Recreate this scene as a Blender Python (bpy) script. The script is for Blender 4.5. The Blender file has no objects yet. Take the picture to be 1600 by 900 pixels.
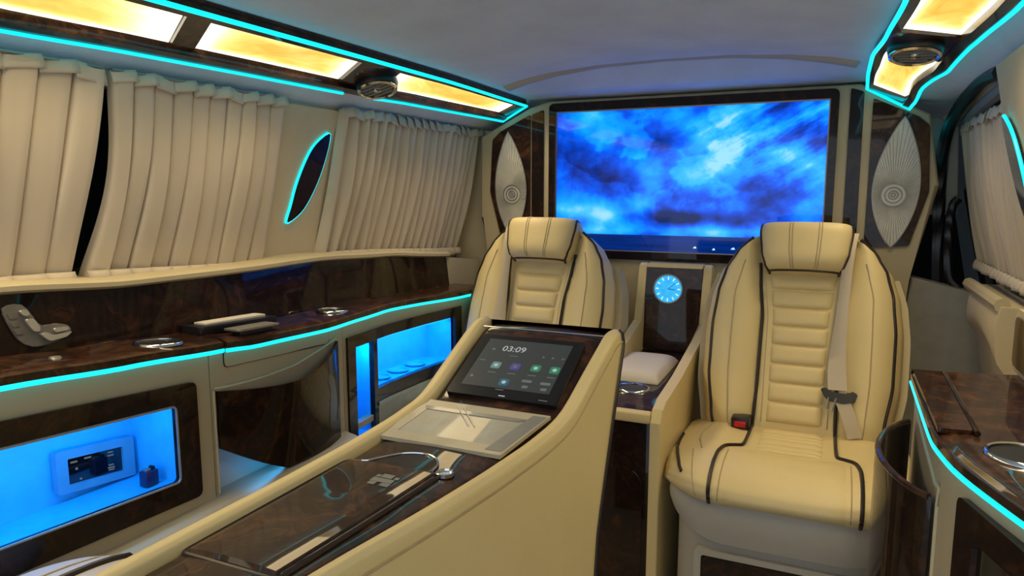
import bpy, bmesh, math, random
from mathutils import Vector, Matrix
random.seed(7)
S = bpy.context.scene
COL = S.collection
R = math.radians
# ------------------------------------------------------------------ camera
CZ = 1.05
cam = bpy.data.cameras.new('camera'); camo = bpy.data.objects.new('camera', cam); COL.objects.link(camo)
cam.sensor_width = 36.0; cam.lens = 36.0 * 1100 / 1600; cam.clip_start = 0.02; cam.clip_end = 50
camo.location = (0, 0, CZ); camo.rotation_euler = (R(90 - 7.8), 0, R(24.4))
S.camera = camo
# ------------------------------------------------------------------ world (daylight entering at the open rear of the van)
W = bpy.data.worlds.new('world'); S.world = W; W.use_nodes = True
bg = W.node_tree.nodes['Background']; bg.inputs[0].default_value = (0.78, 0.88, 1.0, 1); bg.inputs[1].default_value = 1.25
# ------------------------------------------------------------------ exposure
S.view_settings.view_transform = 'Standard'; S.view_settings.look = 'None'
S.view_settings.gamma = 1.0; S.view_settings.use_curve_mapping = False
S.view_settings.exposure = 0.0
LAMP_POWER = 1.42      # watts per ceiling lamp glass
LED_GAIN = 1.6

# ================================================================== materials
def nodes(name):
    m = bpy.data.materials.new(name); m.use_nodes = True
    nt = m.node_tree; b = nt.nodes['Principled BSDF']
    return m, nt, b
def L(nt, a, b): nt.links.new(a, b)
def N(nt, t, **kw):
    n = nt.nodes.new(t)
    for k, v in kw.items(): setattr(n, k, v)
    return n
def coords(nt, scale=(1, 1, 1), kind='Object'):
    tc = N(nt, 'ShaderNodeTexCoord'); mp = N(nt, 'ShaderNodeMapping'); mp.inputs['Scale'].default_value = scale
    L(nt, tc.outputs[kind], mp.inputs['Vector']); return mp.outputs['Vector']
def ramp(nt, fac, stops, interp='LINEAR'):
    r = N(nt, 'ShaderNodeValToRGB'); r.color_ramp.interpolation = interp
    el = r.color_ramp.elements
    while len(el) < len(stops): el.new(0.5)
    for e, (p, c) in zip(el, stops): e.position = p; e.color = (*c, 1)
    L(nt, fac, r.inputs[0]); return r.outputs[0]
def noise(nt, vec, scale, detail=4, rough=0.55, dist=0.0):
    n = N(nt, 'ShaderNodeTexNoise'); n.inputs['Scale'].default_value = scale; n.inputs['Detail'].default_value = detail
    n.inputs['Roughness'].default_value = rough; n.inputs['Distortion'].default_value = dist
    L(nt, vec, n.inputs['Vector']); return n.outputs['Fac']
def bump(nt, b, h, strength, dist=0.002):
    n = N(nt, 'ShaderNodeBump'); n.inputs['Strength'].default_value = strength; n.inputs['Distance'].default_value = dist
    L(nt, h, n.inputs['Height']); L(nt, n.outputs[0], b.inputs['Normal'])
def leather(name, col, rough=0.5, bs=0.12, var=0.06, scale=420):
    m, nt, b = nodes(name); v = coords(nt)
    c2 = tuple(c * (1 - var) for c in col)
    L(nt, ramp(nt, noise(nt, v, 7, 3), [(0.3, c2), (0.7, col)]), b.inputs['Base Color'])
    b.inputs['Roughness'].default_value = rough
    vo = N(nt, 'ShaderNodeTexVoronoi'); vo.inputs['Scale'].default_value = scale; L(nt, v, vo.inputs['Vector'])
    bump(nt, b, vo.outputs['Distance'], bs, 0.0015)
    return m
def plain(name, col, rough=0.5, metal=0.0, coat=0.0):
    m, nt, b = nodes(name); v = coords(nt)
    c2 = tuple(c * 0.9 for c in col)
    L(nt, ramp(nt, noise(nt, v, 30, 2), [(0.35, c2), (0.65, col)]), b.inputs['Base Color'])
    b.inputs['Roughness'].default_value = rough; b.inputs['Metallic'].default_value = metal
    b.inputs['Coat Weight'].default_value = coat; b.inputs['Coat Roughness'].default_value = 0.04
    return m
def burl(name, scale=1.0, lo=(0.010, 0.0045, 0.003), mid=(0.028, 0.0105, 0.0055), hi=(0.14, 0.055, 0.018)):
    m, nt, b = nodes(name); v = coords(nt)
    w = N(nt, 'ShaderNodeTexNoise'); w.inputs['Scale'].default_value = 7 * scale; w.inputs['Detail'].default_value = 3; L(nt, v, w.inputs['Vector'])
    mx = N(nt, 'ShaderNodeMix', data_type='VECTOR'); mx.inputs['Factor'].default_value = 0.22
    L(nt, v, mx.inputs[4]); L(nt, w.outputs['Color'], mx.inputs[5])
    n1 = noise(nt, mx.outputs[1], 21 * scale, 9, 0.72, 0.9)
    L(nt, ramp(nt, n1, [(0.33, lo), (0.50, mid), (0.62, tuple((a + c) / 2 for a, c in zip(mid, hi))), (0.78, hi)]), b.inputs['Base Color'])
    b.inputs['Roughness'].default_value = 0.40; b.inputs['Coat Weight'].default_value = 0.7; b.inputs['Specular IOR Level'].default_value = 0.1
    b.inputs['Coat Roughness'].default_value = 0.03; b.inputs['Coat IOR'].default_value = 1.42
    bump(nt, b, noise(nt, v, 26, 2), 0.05, 0.002)
    return m
def emit(name, col, strength, base=(0.02, 0.02, 0.02)):
    m, nt, b = nodes(name)
    b.inputs['Base Color'].default_value = (*base, 1); b.inputs['Emission Color'].default_value = (*col, 1)
    b.inputs['Emission Strength'].default_value = strength; b.inputs['Roughness'].default_value = 0.3
    return m
M = {}
M['cream'] = leather('cream_leather', (0.74, 0.60, 0.30), 0.46)
M['cream_trim'] = leather('cream_trim', (0.58, 0.495, 0.31), 0.5, 0.08, scale=500)
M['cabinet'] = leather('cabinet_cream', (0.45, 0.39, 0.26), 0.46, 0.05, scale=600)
M['seatbase'] = leather('seat_base_grey_cream', (0.46, 0.43, 0.36), 0.45, 0.06)
M['suede'] = leather('headliner_suede', (0.64, 0.71, 0.80), 0.95, 0.35, 0.12, scale=160)
M['wallsuede'] = leather('pillar_suede', (0.66, 0.56, 0.37), 0.9, 0.2, 0.08, scale=260)
M['burl'] = burl('burl_wood')
M['burl_dark'] = burl('dark_burl_wood', 1.0, (0.006, 0.003, 0.0025), (0.012, 0.005, 0.0035), (0.060, 0.022, 0.009))
M['pipe'] = plain('dark_piping', (0.018, 0.011, 0.012), 0.4)
M['black'] = plain('black_plastic', (0.012, 0.012, 0.014), 0.35)
M['blackgloss'] = plain('black_glass', (0.006, 0.006, 0.008), 0.06, coat=1.0)
M['tabletblack'] = plain('tablet_black', (0.008, 0.008, 0.010), 0.25)
M['leafglass'] = burl('leaf_glass', 1.0, (0.006, 0.003, 0.008), (0.015, 0.007, 0.012), (0.03, 0.012, 0.02)); M['leafglass'].node_tree.nodes['Principled BSDF'].inputs['Coat Weight'].default_value = 0.15
M['dark'] = plain('dark_void', (0.01, 0.011, 0.014), 0.8)
M['chrome'] = plain('chrome', (0.78, 0.80, 0.82), 0.12, 1.0)
M['satin'] = plain('satin_silver', (0.38, 0.365, 0.335), 0.42, 0.7)
M['grille'] = plain('speaker_metal', (0.70, 0.68, 0.61), 0.45, 0.2)
M['belt'] = leather('belt_webbing', (0.60, 0.52, 0.39), 0.8, 0.3, scale=900)
M['stitch'] = plain('stitch_thread', (0.46, 0.36, 0.20), 0.7)
M['red'] = plain('red_plastic', (0.55, 0.012, 0.012), 0.35)
M['acrylic'] = plain('blue_acrylic', (0.05, 0.62, 0.95), 0.35)
M['white'] = plain('white_plastic', (0.7, 0.7, 0.7), 0.35)
M['pillargrey'] = plain('pillar_grey', (0.40, 0.39, 0.34), 0.6)
M['plateteal'] = plain('plate_blue_grey', (0.10, 0.40, 0.55), 0.4)
M['switchgrey'] = plain('switch_grey', (0.15, 0.14, 0.12), 0.45); M['buttonsilver'] = plain('button_silver', (0.62, 0.60, 0.54), 0.25, 0.6)
M['carpet'] = leather('floor_carpet', (0.52, 0.47, 0.40), 0.95, 0.4, 0.2, scale=300)
M['whitepad'] = leather('white_pad', (0.72, 0.66, 0.58), 0.6, 0.2)
M['greyplastic'] = plain('grey_plastic', (0.20, 0.205, 0.20), 0.5)
M['bluegrey'] = plain('blue_grey_trim', (0.16, 0.19, 0.21), 0.6)
M['navyglass'] = plain('night_glass', (0.010, 0.014, 0.030), 0.05, coat=1.0)
M['cyan'] = emit('cyan_led', (0.0, 0.75, 0.90), LED_GAIN)
M['blueled'] = emit('blue_led', (0.0, 0.30, 1.0), 2.5)
M['iconwhite'] = emit('screen_white', (0.75, 0.78, 0.78), 0.55)
M['icongrey'] = emit('screen_grey', (0.35, 0.40, 0.40), 0.30)
M['icongreen'] = emit('screen_green', (0.03, 0.42, 0.20), 0.45)
M['iconviolet'] = emit('screen_violet', (0.13, 0.10, 0.50), 0.45)
M['iconteal'] = emit('screen_teal', (0.25, 0.50, 0.48), 0.42)
M['iconblue'] = emit('screen_blue', (0.02, 0.25, 0.38), 0.42)
M['scrbg'] = emit('screen_background', (0.055, 0.065, 0.065), 0.45)
M['clockdark'] = emit('clock_mark_blue', (0.0, 0.22, 0.75), 0.8)
M['clocklight'] = emit('clock_mark_light', (0.45, 0.85, 1.0), 1.1)
def m_curtain():
    m, nt, b = nodes('curtain_satin'); v = coords(nt, (1, 1, 0.35))
    L(nt, ramp(nt, noise(nt, v, 9, 3), [(0.3, (0.56, 0.48, 0.36)), (0.7, (0.64, 0.55, 0.42))]), b.inputs['Base Color'])
    b.inputs['Roughness'].default_value = 0.55; b.inputs['Sheen Weight'].default_value = 0.25
    bump(nt, b, noise(nt, coords(nt, (900, 900, 260)), 1, 1), 0.08, 0.001)
    return m
M['curtain'] = m_curtain()
def m_lamp():
    m, nt, b = nodes('onyx_lamp_glass'); v = coords(nt, (1, 1, 1), 'UV')
    sx = N(nt, 'ShaderNodeSeparateXYZ'); L(nt, v, sx.inputs[0])
    def edge(o):
        a = N(nt, 'ShaderNodeMath', operation='SUBTRACT'); L(nt, o, a.inputs[0]); a.inputs[1].default_value = 0.5
        c = N(nt, 'ShaderNodeMath', operation='ABSOLUTE'); L(nt, a.outputs[0], c.inputs[0])
        d = N(nt, 'ShaderNodeMath', operation='MULTIPLY'); L(nt, c.outputs[0], d.inputs[0]); d.inputs[1].default_value = 2
        p = N(nt, 'ShaderNodeMath', operation='POWER'); L(nt, d.outputs[0], p.inputs[0]); p.inputs[1].default_value = 5.0
        return p.outputs[0]
    mxn = N(nt, 'ShaderNodeMath', operation='MAXIMUM'); L(nt, edge(sx.outputs[0]), mxn.inputs[0])
    e2 = edge(sx.outputs[1]); L(nt, e2, mxn.inputs[1])
    n = noise(nt, coords(nt, (14, 5, 14)), 1.0, 4, 0.6, 1.2)
    ad = N(nt, 'ShaderNodeMath', operation='MULTIPLY_ADD'); L(nt, n, ad.inputs[0]); ad.inputs[1].default_value = 0.55; L(nt, mxn.outputs[0], ad.inputs[2])
    c = ramp(nt, ad.outputs[0], [(0.18, (0.90, 0.52, 0.06)), (0.34, (1.0, 0.66, 0.13)), (0.55, (1.0, 0.82, 0.36)), (0.85, (1.0, 0.95, 0.72))])
    s = N(nt, 'ShaderNodeMapRange'); L(nt, ad.outputs[0], s.inputs[0])
    s.inputs[1].default_value = 0.2; s.inputs[2].default_value = 0.9; s.inputs[3].default_value = 1.0; s.inputs[4].default_value = 2.0
    b.inputs['Base Color'].default_value = (0.3, 0.2, 0.08, 1); b.inputs['Roughness'].default_value = 0.2
    L(nt, c, b.inputs['Emission Color']); L(nt, s.outputs[0], b.inputs['Emission Strength'])
    return m
M['lamp'] = m_lamp()
def m_tv():
    m, nt, b = nodes('tv_picture'); tc = N(nt, 'ShaderNodeTexCoord'); uv = tc.outputs['UV']
    sx = N(nt, 'ShaderNodeSeparateXYZ'); L(nt, uv, sx.inputs[0]); U, Vv = sx.outputs[0], sx.outputs[1]
    def mp(scale, rot=0, off=(0, 0, 0)):
        k = N(nt, 'ShaderNodeMapping'); k.inputs['Scale'].default_value = scale; k.inputs['Rotation'].default_value = (0, 0, rot); k.inputs['Location'].default_value = off
        L(nt, uv, k.inputs['Vector']); return k.outputs[0]
    def ma(op, a, c, d=None):
        k = N(nt, 'ShaderNodeMath', operation=op)
        for i, q in enumerate((a, c, d)):
            if q is None: continue
            if isinstance(q, (int, float)): k.inputs[i].default_value = q
            else: L(nt, q, k.inputs[i])
        return k.outputs[0]
    def blob(cx, cy, rx, ry):
        dx = ma('DIVIDE', ma('SUBTRACT', U, cx), rx); dy = ma('DIVIDE', ma('SUBTRACT', Vv, cy), ry)
        d = ma('ADD', ma('MULTIPLY', dx, dx), ma('MULTIPLY', dy, dy))
        return ma('POWER', 2.718, ma('MULTIPLY', d, -1.0))
    wv = N(nt, 'ShaderNodeTexNoise'); wv.inputs['Scale'].default_value = 2.2; wv.inputs['Detail'].default_value = 2; L(nt, uv, wv.inputs['Vector'])
    def rotmap(scale, rot, off):
        k1 = N(nt, 'ShaderNodeMapping'); k1.inputs['Scale'].default_value = (1.85, 1, 1); L(nt, uv, k1.inputs['Vector'])
        k2 = N(nt, 'ShaderNodeMapping'); k2.inputs['Rotation'].default_value = (0, 0, rot); L(nt, k1.outputs[0], k2.inputs['Vector'])
        k3 = N(nt, 'ShaderNodeMapping'); k3.inputs['Scale'].default_value = scale; k3.inputs['Location'].default_value = off; L(nt, k2.outputs[0], k3.inputs['Vector'])
        return k3.outputs[0]
    def fbm(scale, rot, off, det, rough, sc):
        mx = N(nt, 'ShaderNodeMix', data_type='VECTOR'); mx.inputs['Factor'].default_value = 0.10; L(nt, rotmap(scale, rot, off), mx.inputs[4]); L(nt, wv.outputs['Color'], mx.inputs[5])
        return noise(nt, mx.outputs[1], sc, det, rough, 0.0)
    big = fbm((1, 1.0, 1), 0, (3.1, 1.7, 0), 8, 0.50, 3.0)
    fine = fbm((1, 1.3, 1), 0, (8.1, 2.7, 0), 8, 0.60, 8.0)
    st = fbm((0.9, 3.4, 1), R(-30), (1.3, 0.4, 0), 8, 0.58, 2.6)
    t = ma('MULTIPLY_ADD', ma('SUBTRACT', big, 0.5), 1.6, 0.43)
    t = ma('ADD', t, ma('MULTIPLY', ma('SUBTRACT', fine, 0.5), 0.40))
    t = ma('ADD', t, ma('MULTIPLY', ma('MULTIPLY', ma('SUBTRACT', st, 0.45), 2.6), blob(0.95, 0.88, 0.42, 0.42)))
    fb2 = fbm((1, 1.15, 1), 0, (5.3, 9.2, 0), 7, 0.52, 3.3)
    mr = N(nt, 'ShaderNodeMapRange', interpolation_type='SMOOTHSTEP'); L(nt, fb2, mr.inputs[0]); mr.inputs[1].default_value = 0.46; mr.inputs[2].default_value = 0.53
    t = ma('ADD', t, ma('MULTIPLY', ma('MULTIPLY', ma('SUBTRACT', mr.outputs[0], 0.5), 0.26), blob(0.45, 0.68, 0.45, 0.40)))
    for (cx, cy, rx, ry, a) in [(0.52, 0.62, 0.13, 0.25, 0.20), (0.44, 0.92, 0.10, 0.12, 0.22), (0.07, 0.29, 0.09, 0.05, 0.36), (0.21, 0.25, 0.05, 0.05, 0.40), (0.80, 0.66, 0.14, 0.10, 0.20), (0.65, 0.88, 0.14, 0.10, 0.16),
                                (0.22, 0.48, 0.16, 0.12, -0.24), (0.52, 0.24, 0.22, 0.05, -0.50), (0.90, 0.42, 0.18, 0.09, -0.26), (0.30, 0.80, 0.14, 0.16, -0.14), (0.65, 0.15, 0.4, 0.03, 0.20), (0.10, 0.90, 0.12, 0.10, 0.12), (0.10, 0.15, 0.12, 0.03, 0.16)]:
        t = ma('ADD', t, ma('MULTIPLY', blob(cx, cy, rx, ry), a))
    sky = ramp(nt, t, [(0.0, (0.0, 0.006, 0.055)), (0.16, (0.0, 0.020, 0.23)), (0.34, (0.0, 0.050, 0.46)), (0.48, (0.0, 0.120, 0.70)), (0.64, (0.002, 0.190, 0.80)), (0.82, (0.020, 0.27, 0.80)), (1.0, (0.16, 0.37, 0.80))])
    sea = ramp(nt, noise(nt, mp((3, 40, 1)), 1.0, 3, 0.6), [(0.3, (0.0, 0.005, 0.05)), (0.7, (0.0, 0.015, 0.13))])
    isea = ma('LESS_THAN', Vv, 0.115)
    mix = N(nt, 'ShaderNodeMix', data_type='RGBA'); L(nt, isea, mix.inputs[0]); L(nt, sky, mix.inputs[6]); L(nt, sea, mix.inputs[7])
    b.inputs['Base Color'].default_value = (0.004, 0.004, 0.006, 1); b.inputs['Roughness'].default_value = 0.05
    b.inputs['Specular IOR Level'].default_value = 0.4
    L(nt, mix.outputs[2], b.inputs['Emission Color']); b.inputs['Emission Strength'].default_value = 2.1
    return m
M['tv'] = m_tv()
def m_clock():
    m, nt, b = nodes('clock_dial')
    b.inputs['Base Color'].default_value = (0.02, 0.1, 0.2, 1); b.inputs['Roughness'].default_value = 0.1
    L(nt, ramp(nt, noise(nt, coords(nt), 60, 2), [(0.3, (0.0, 0.40, 0.92)), (0.7, (0.02, 0.55, 0.95))]), b.inputs['Emission Color'])
    b.inputs['Emission Strength'].default_value = 0.9; return m
M['clock'] = m_clock()

# ================================================================== helpers
def ip(tab, x):
    if x <= tab[0][0]: return tab[0][1]
    for (a, va), (c, vc) in zip(tab, tab[1:]):
        if x <= c:
            k = (x - a) / (c - a); k = k * k * (3 - 2 * k) * 0.5 + k * 0.5
            return va + (vc - va) * k
    return tab[-1][1]
def lin(tab, x):
    if x <= tab[0][0]: return tab[0][1]
    for (a, va), (c, vc) in zip(tab, tab[1:]):
        if x <= c: return va + (vc - va) * (x - a) / (c - a)
    return tab[-1][1]
class XF: m = None; flip = False
def thing(name, label, cat, loc, group=None):
    e = bpy.data.objects.new(name, None); e.empty_display_size = 0.05; COL.objects.link(e)
    l = Vector(loc)
    if XF.m: l = XF.m @ l
    e.location = l; e['label'] = label; e['category'] = cat
    if group: e['group'] = group
    return e
def tag(o, label, cat, group=None):
    o['label'] = label; o['category'] = cat
    if group: o['group'] = group
    return o
def struct(o, label=None):
    o['kind'] = 'structure'
    if label: o['label'] = label
    return o
def finish(name, bm, mat, parent=None, smooth=True, recalc=True, ang=40):
    if XF.m: bmesh.ops.transform(bm, matrix=XF.m, verts=bm.verts)
    if recalc: bmesh.ops.recalc_face_normals(bm, faces=bm.faces)
    me = bpy.data.meshes.new(name); bm.to_mesh(me); bm.free()
    me.materials.append(M[mat] if isinstance(mat, str) else mat)
    if smooth:
        me.polygons.foreach_set('use_smooth', [True] * len(me.polygons)); me.set_sharp_from_angle(angle=R(ang))
    o = bpy.data.objects.new(name, me); COL.objects.link(o)
    if parent is not None:
        o.parent = parent
        if parent.type == 'EMPTY': o.matrix_parent_inverse = Matrix.Translation(-parent.location)
    return o
def bevel(bm, w, seg=2):
    if w > 0: bmesh.ops.bevel(bm, geom=list(bm.edges), offset=w, segments=seg, profile=0.5, affect='EDGES', clamp_overlap=True)
def bx(bm, x0, x1, y0, y1, z0, z1):
    v = [bm.verts.new((x, y, z)) for x in (x0, x1) for y in (y0, y1) for z in (z0, z1)]
    for f in ((0, 1, 3, 2), (4, 6, 7, 5), (0, 4, 5, 1), (2, 3, 7, 6), (0, 2, 6, 4), (1, 5, 7, 3)): bm.faces.new([v[i] for i in f])
def box(name, x0, x1, y0, y1, z0, z1, mat, parent=None, bev=0.0, seg=2):
    bm = bmesh.new(); bx(bm, x0, x1, y0, y1, z0, z1); bevel(bm, bev, seg); return finish(name, bm, mat, parent)
def rpoly(pts, r, n=5):
    out = []; k = len(pts)
    for i in range(k):
        p0, p, p2 = Vector(pts[i - 1]), Vector(pts[i]), Vector(pts[(i + 1) % k])
        a = p0 - p; c = p2 - p; rr = min(r, a.length * 0.45, c.length * 0.45)
        A = p + a.normalized() * rr; B = p + c.normalized() * rr
        for j in range(n + 1):
            t = j / n; out.append(tuple(A * (1 - t) ** 2 + p * 2 * t * (1 - t) + B * t * t))
    return out
def subdiv(pts, step):
    out = []
    for i in range(len(pts)):
        a, c = Vector(pts[i]), Vector(pts[(i + 1) % len(pts)]); n = max(1, int((c - a).length / step))
        for j in range(n): out.append(tuple(a.lerp(c, j / n)))
    return out
def px(a): return lambda u, v, d: (d, u, v)
MAPX = lambda u, v, d: (d, u, v)
MAPY = lambda u, v, d: (u, d, v)
MAPZ = lambda u, v, d: (u, v, d)
def prism(name, poly, mp, d0, d1, mat, parent=None, bev=0.0, seg=2, smooth=True, into=None):
    bm = into or bmesh.new()
    a = [bm.verts.new(mp(p[0], p[1], d0)) for p in poly]; c = [bm.verts.new(mp(p[0], p[1], d1)) for p in poly]
    n = len(poly); f0 = bm.faces.new(a); f1 = bm.faces.new(list(reversed(c)))
    for i in range(n): bm.faces.new((a[i], c[i], c[(i + 1) % n], a[(i + 1) % n]))
    if into: return
    if bev > 0:
        e = list(set(f0.edges) | set(f1.edges)); bmesh.ops.bevel(bm, geom=e, offset=bev, segments=seg, profile=0.5, affect='EDGES', clamp_overlap=True)
    return finish(name, bm, mat, parent, smooth, ang=20)
def ring(name, outer, inner, mp, d0, d1, mat, parent=None, bev=0.0):
    bm = bmesh.new(); n = len(outer)
    O0 = [bm.verts.new(mp(p[0], p[1], d0)) for p in outer]; O1 = [bm.verts.new(mp(p[0], p[1], d1)) for p in outer]
    I0 = [bm.verts.new(mp(p[0], p[1], d0)) for p in inner]; I1 = [bm.verts.new(mp(p[0], p[1], d1)) for p in inner]
    for i in range(n):
        j = (i + 1) % n
        bm.faces.new((O0[i], O0[j], I0[j], I0[i])); bm.faces.new((O1[i], I1[i], I1[j], O1[j]))
        bm.faces.new((O0[i], O1[i], O1[j], O0[j])); bm.faces.new((I0[i], I0[j], I1[j], I1[i]))
    if bev > 0:
        ee = [e for e in bm.edges if (e.verts[0] in O1 + I1 and e.verts[1] in O1 + I1) and len(e.link_faces) == 2 and e.calc_face_angle(0) > 0.6]
        bmesh.ops.bevel(bm, geom=ee, offset=bev, segments=2, profile=0.5, affect='EDGES', clamp_overlap=True)
    return finish(name, bm, mat, parent, ang=35)
def mboxes(name, boxes, mp, mat, parent=None, step=0.04, bev=0.0):
    """boxes given in panel space (a0,a1,b0,b1,d0,d1), bent through mp; joined into one mesh"""
    bm = bmesh.new()
    for (a0, a1, b0, b1, d0, d1) in boxes:
        n = max(1, int((a1 - a0) / step)); k = max(1, int((b1 - b0) / 0.08))
        def P(i, j, d): return mp(a0 + (a1 - a0) * i / n, b0 + (b1 - b0) * j / k, d)
        g0 = [[bm.verts.new(P(i, j, d0)) for j in range(k + 1)] for i in range(n + 1)]
        g1 = [[bm.verts.new(P(i, j, d1)) for j in range(k + 1)] for i in range(n + 1)]
        for i in range(n):
            for j in range(k):
                bm.faces.new((g0[i][j], g0[i][j + 1], g0[i + 1][j + 1], g0[i + 1][j])); bm.faces.new((g1[i][j], g1[i + 1][j], g1[i + 1][j + 1], g1[i][j + 1]))
            bm.faces.new((g0[i][0], g0[i + 1][0], g1[i + 1][0], g1[i][0])); bm.faces.new((g0[i][k], g1[i][k], g1[i + 1][k], g0[i + 1][k]))
        for j in range(k):
            bm.faces.new((g0[0][j], g1[0][j], g1[0][j + 1], g0[0][j + 1])); bm.faces.new((g0[n][j], g0[n][j + 1], g1[n][j + 1], g1[n][j]))
    if bev > 0:
        ee = [e for e in bm.edges if len(e.link_faces) == 2 and e.calc_face_angle(0) > 1.0]
        bmesh.ops.bevel(bm, geom=ee, offset=bev, segments=2, profile=0.5, affect='EDGES', clamp_overlap=True)
    return finish(name, bm, mat, parent, ang=35)
def spline(pts, n=6, closed=False):
    P = [Vector(p) for p in pts]; out = []; k = len(P)
    rng = range(k if closed else k - 1)
    for i in rng:
        p0 = P[i - 1] if (i > 0 or closed) else P[0] * 2 - P[1]
        p1 = P[i]; p2 = P[(i + 1) % k]; p3 = P[(i + 2) % k] if (i + 2 < k or closed) else p2 * 2 - p1
        for j in range(n):
            t = j / n
            out.append(0.5 * ((2 * p1) + (-p0 + p2) * t + (2 * p0 - 5 * p1 + 4 * p2 - p3) * t * t + (-p0 + 3 * p1 - 3 * p2 + p3) * t ** 3))
    if not closed: out.append(P[-1])
    return out
def sweep(name, pts, prof, mat, parent=None, closed=False, up=(0, 0, 1), into=None):
    """profile (list of 2d) swept along pts; first profile axis = side, second = up-ish"""
    bm = into or bmesh.new(); P = [Vector(p) for p in pts]; n = len(P); rows = []; U = Vector(up)
    for i in range(n):
        a = P[i - 1] if (i > 0 or closed) else P[i]; c = P[(i + 1) % n] if (i < n - 1 or closed) else P[i]
        t = (c - a).normalized(); s = t.cross(U)
        if s.length < 1e-4: s = t.cross(Vector((1, 0.1, 0)))
        s.normalize(); w = s.cross(t).normalized()
        rows.append([bm.verts.new(P[i] + s * q[0] + w * q[1]) for q in prof])
    m = len(prof)
    for i in range(n if closed else n - 1):
        A, B = rows[i], rows[(i + 1) % n]
        for j in range(m): bm.faces.new((A[j], A[(j + 1) % m], B[(j + 1) % m], B[j]))
    if not closed: bm.faces.new(rows[0]); bm.faces.new(list(reversed(rows[-1])))
    if into: return
    return finish(name, bm, mat, parent)
def circ(r, n=8, ry=None): return [(r * math.cos(2 * math.pi * i / n), (ry or r) * math.sin(2 * math.pi * i / n)) for i in range(n)]
def tube(name, pts, r, mat, parent=None, closed=False, n=8, sm=0, up=(0, 0, 1), into=None):
    if sm: pts = spline(pts, sm, closed)
    return sweep(name, pts, circ(r, n), mat, parent, closed, up, into)
def surf(name, fn, nu, nv, mat, parent=None, uv=False, ang=60, thick=0.0):
    bm = bmesh.new(); g = [[bm.verts.new(fn(i / nu, j / nv)) for j in range(nv + 1)] for i in range(nu + 1)]
    for i in range(nu):
        for j in range(nv): bm.faces.new((g[i][j], g[i + 1][j], g[i + 1][j + 1], g[i][j + 1]))
    if uv:
        ul = bm.loops.layers.uv.new('UVMap'); bm.verts.index_update()
        for f in bm.faces:
            for lp in f.loops:
                k = lp.vert.index; lp[ul].uv = ((k // (nv + 1)) / nu, (k % (nv + 1)) / nv)
    o = finish(name, bm, mat, parent, recalc=False, ang=ang)
    if thick:
        md = o.modifiers.new('thickness', 'SOLIDIFY'); md.thickness = thick; md.offset = 0
    return o
def pad(name, front, back, nu, nv, mat, parent=None, ang=60):
    """closed cushion: front(u,v) and back(u,v) grids joined round the rim"""
    bm = bmesh.new()
    g = [[bm.verts.new(front(i / nu, j / nv)) for j in range(nv + 1)] for i in range(nu + 1)]
    h = [[bm.verts.new(back(i / nu, j / nv)) for j in range(nv + 1)] for i in range(nu + 1)]
    for i in range(nu):
        for j in range(nv):
            bm.faces.new((g[i][j], g[i + 1][j], g[i + 1][j + 1], g[i][j + 1])); bm.faces.new((h[i][j], h[i][j + 1], h[i + 1][j + 1], h[i + 1][j]))
    for i in range(nu):
        bm.faces.new((g[i][0], h[i][0], h[i + 1][0], g[i + 1][0])); bm.faces.new((g[i][nv], g[i + 1][nv], h[i + 1][nv], h[i][nv]))
    for j in range(nv):
        bm.faces.new((g[0][j], g[0][j + 1], h[0][j + 1], h[0][j])); bm.faces.new((g[nu][j], h[nu][j], h[nu][j + 1], g[nu][j + 1]))
    return finish(name, bm, mat, parent, ang=ang)
def lathe(name, prof, mp_center, axis, mat, parent=None, n=32):
    """prof = (radius, height) list turned about axis through centre"""
    bm = bmesh.new(); ax = Vector(axis).normalized(); s = ax.cross(Vector((0.3, 0.9, 0.2))).normalized(); w = ax.cross(s); C = Vector(mp_center)
    rows = [[bm.verts.new(C + ax * h + (s * math.cos(2 * math.pi * i / n) + w * math.sin(2 * math.pi * i / n)) * max(r, 1e-5)) for i in range(n)] for r, h in prof]
    for a, c in zip(rows, rows[1:]):
        for i in range(n): bm.faces.new((a[i], a[(i + 1) % n], c[(i + 1) % n], c[i]))
    bmesh.ops.remove_doubles(bm, verts=bm.verts, dist=1e-5)
    return finish(name, bm, mat, parent)
def text(name, s, size, mw, mat, parent, align='CENTER'):
    cu = bpy.data.curves.new(name, 'FONT'); cu.body = s; cu.size = size; cu.align_x = align; cu.align_y = 'CENTER'; cu.extrude = 0.0001
    tmp = bpy.data.objects.new(name + '_curve', cu); COL.objects.link(tmp); bpy.context.view_layer.update()
    me = bpy.data.meshes.new_from_object(tmp.evaluated_get(bpy.context.evaluated_depsgraph_get())); bpy.data.objects.remove(tmp)
    me.materials.clear(); me.materials.append(M[mat]); o = bpy.data.objects.new(name, me); COL.objects.link(o)
    o.parent = parent
    if parent.type == 'EMPTY': o.matrix_parent_inverse = Matrix.Translation(-parent.location)
    o.matrix_basis = mw
    return o
def area(name, loc, rot, sx, sy, power, col, parent=None, spread=math.pi):
    l = bpy.data.lights.new(name, 'AREA'); l.shape = 'RECTANGLE'; l.size = sx; l.size_y = sy; l.energy = power; l.color = col; l.spread = spread
    o = bpy.data.objects.new(name, l); COL.objects.link(o); o.location = loc; o.rotation_euler = rot
    if parent is not None:
        o.parent = parent
        if parent.type == 'EMPTY': o.matrix_parent_inverse = Matrix.Translation(-parent.location)
    return o

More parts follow.
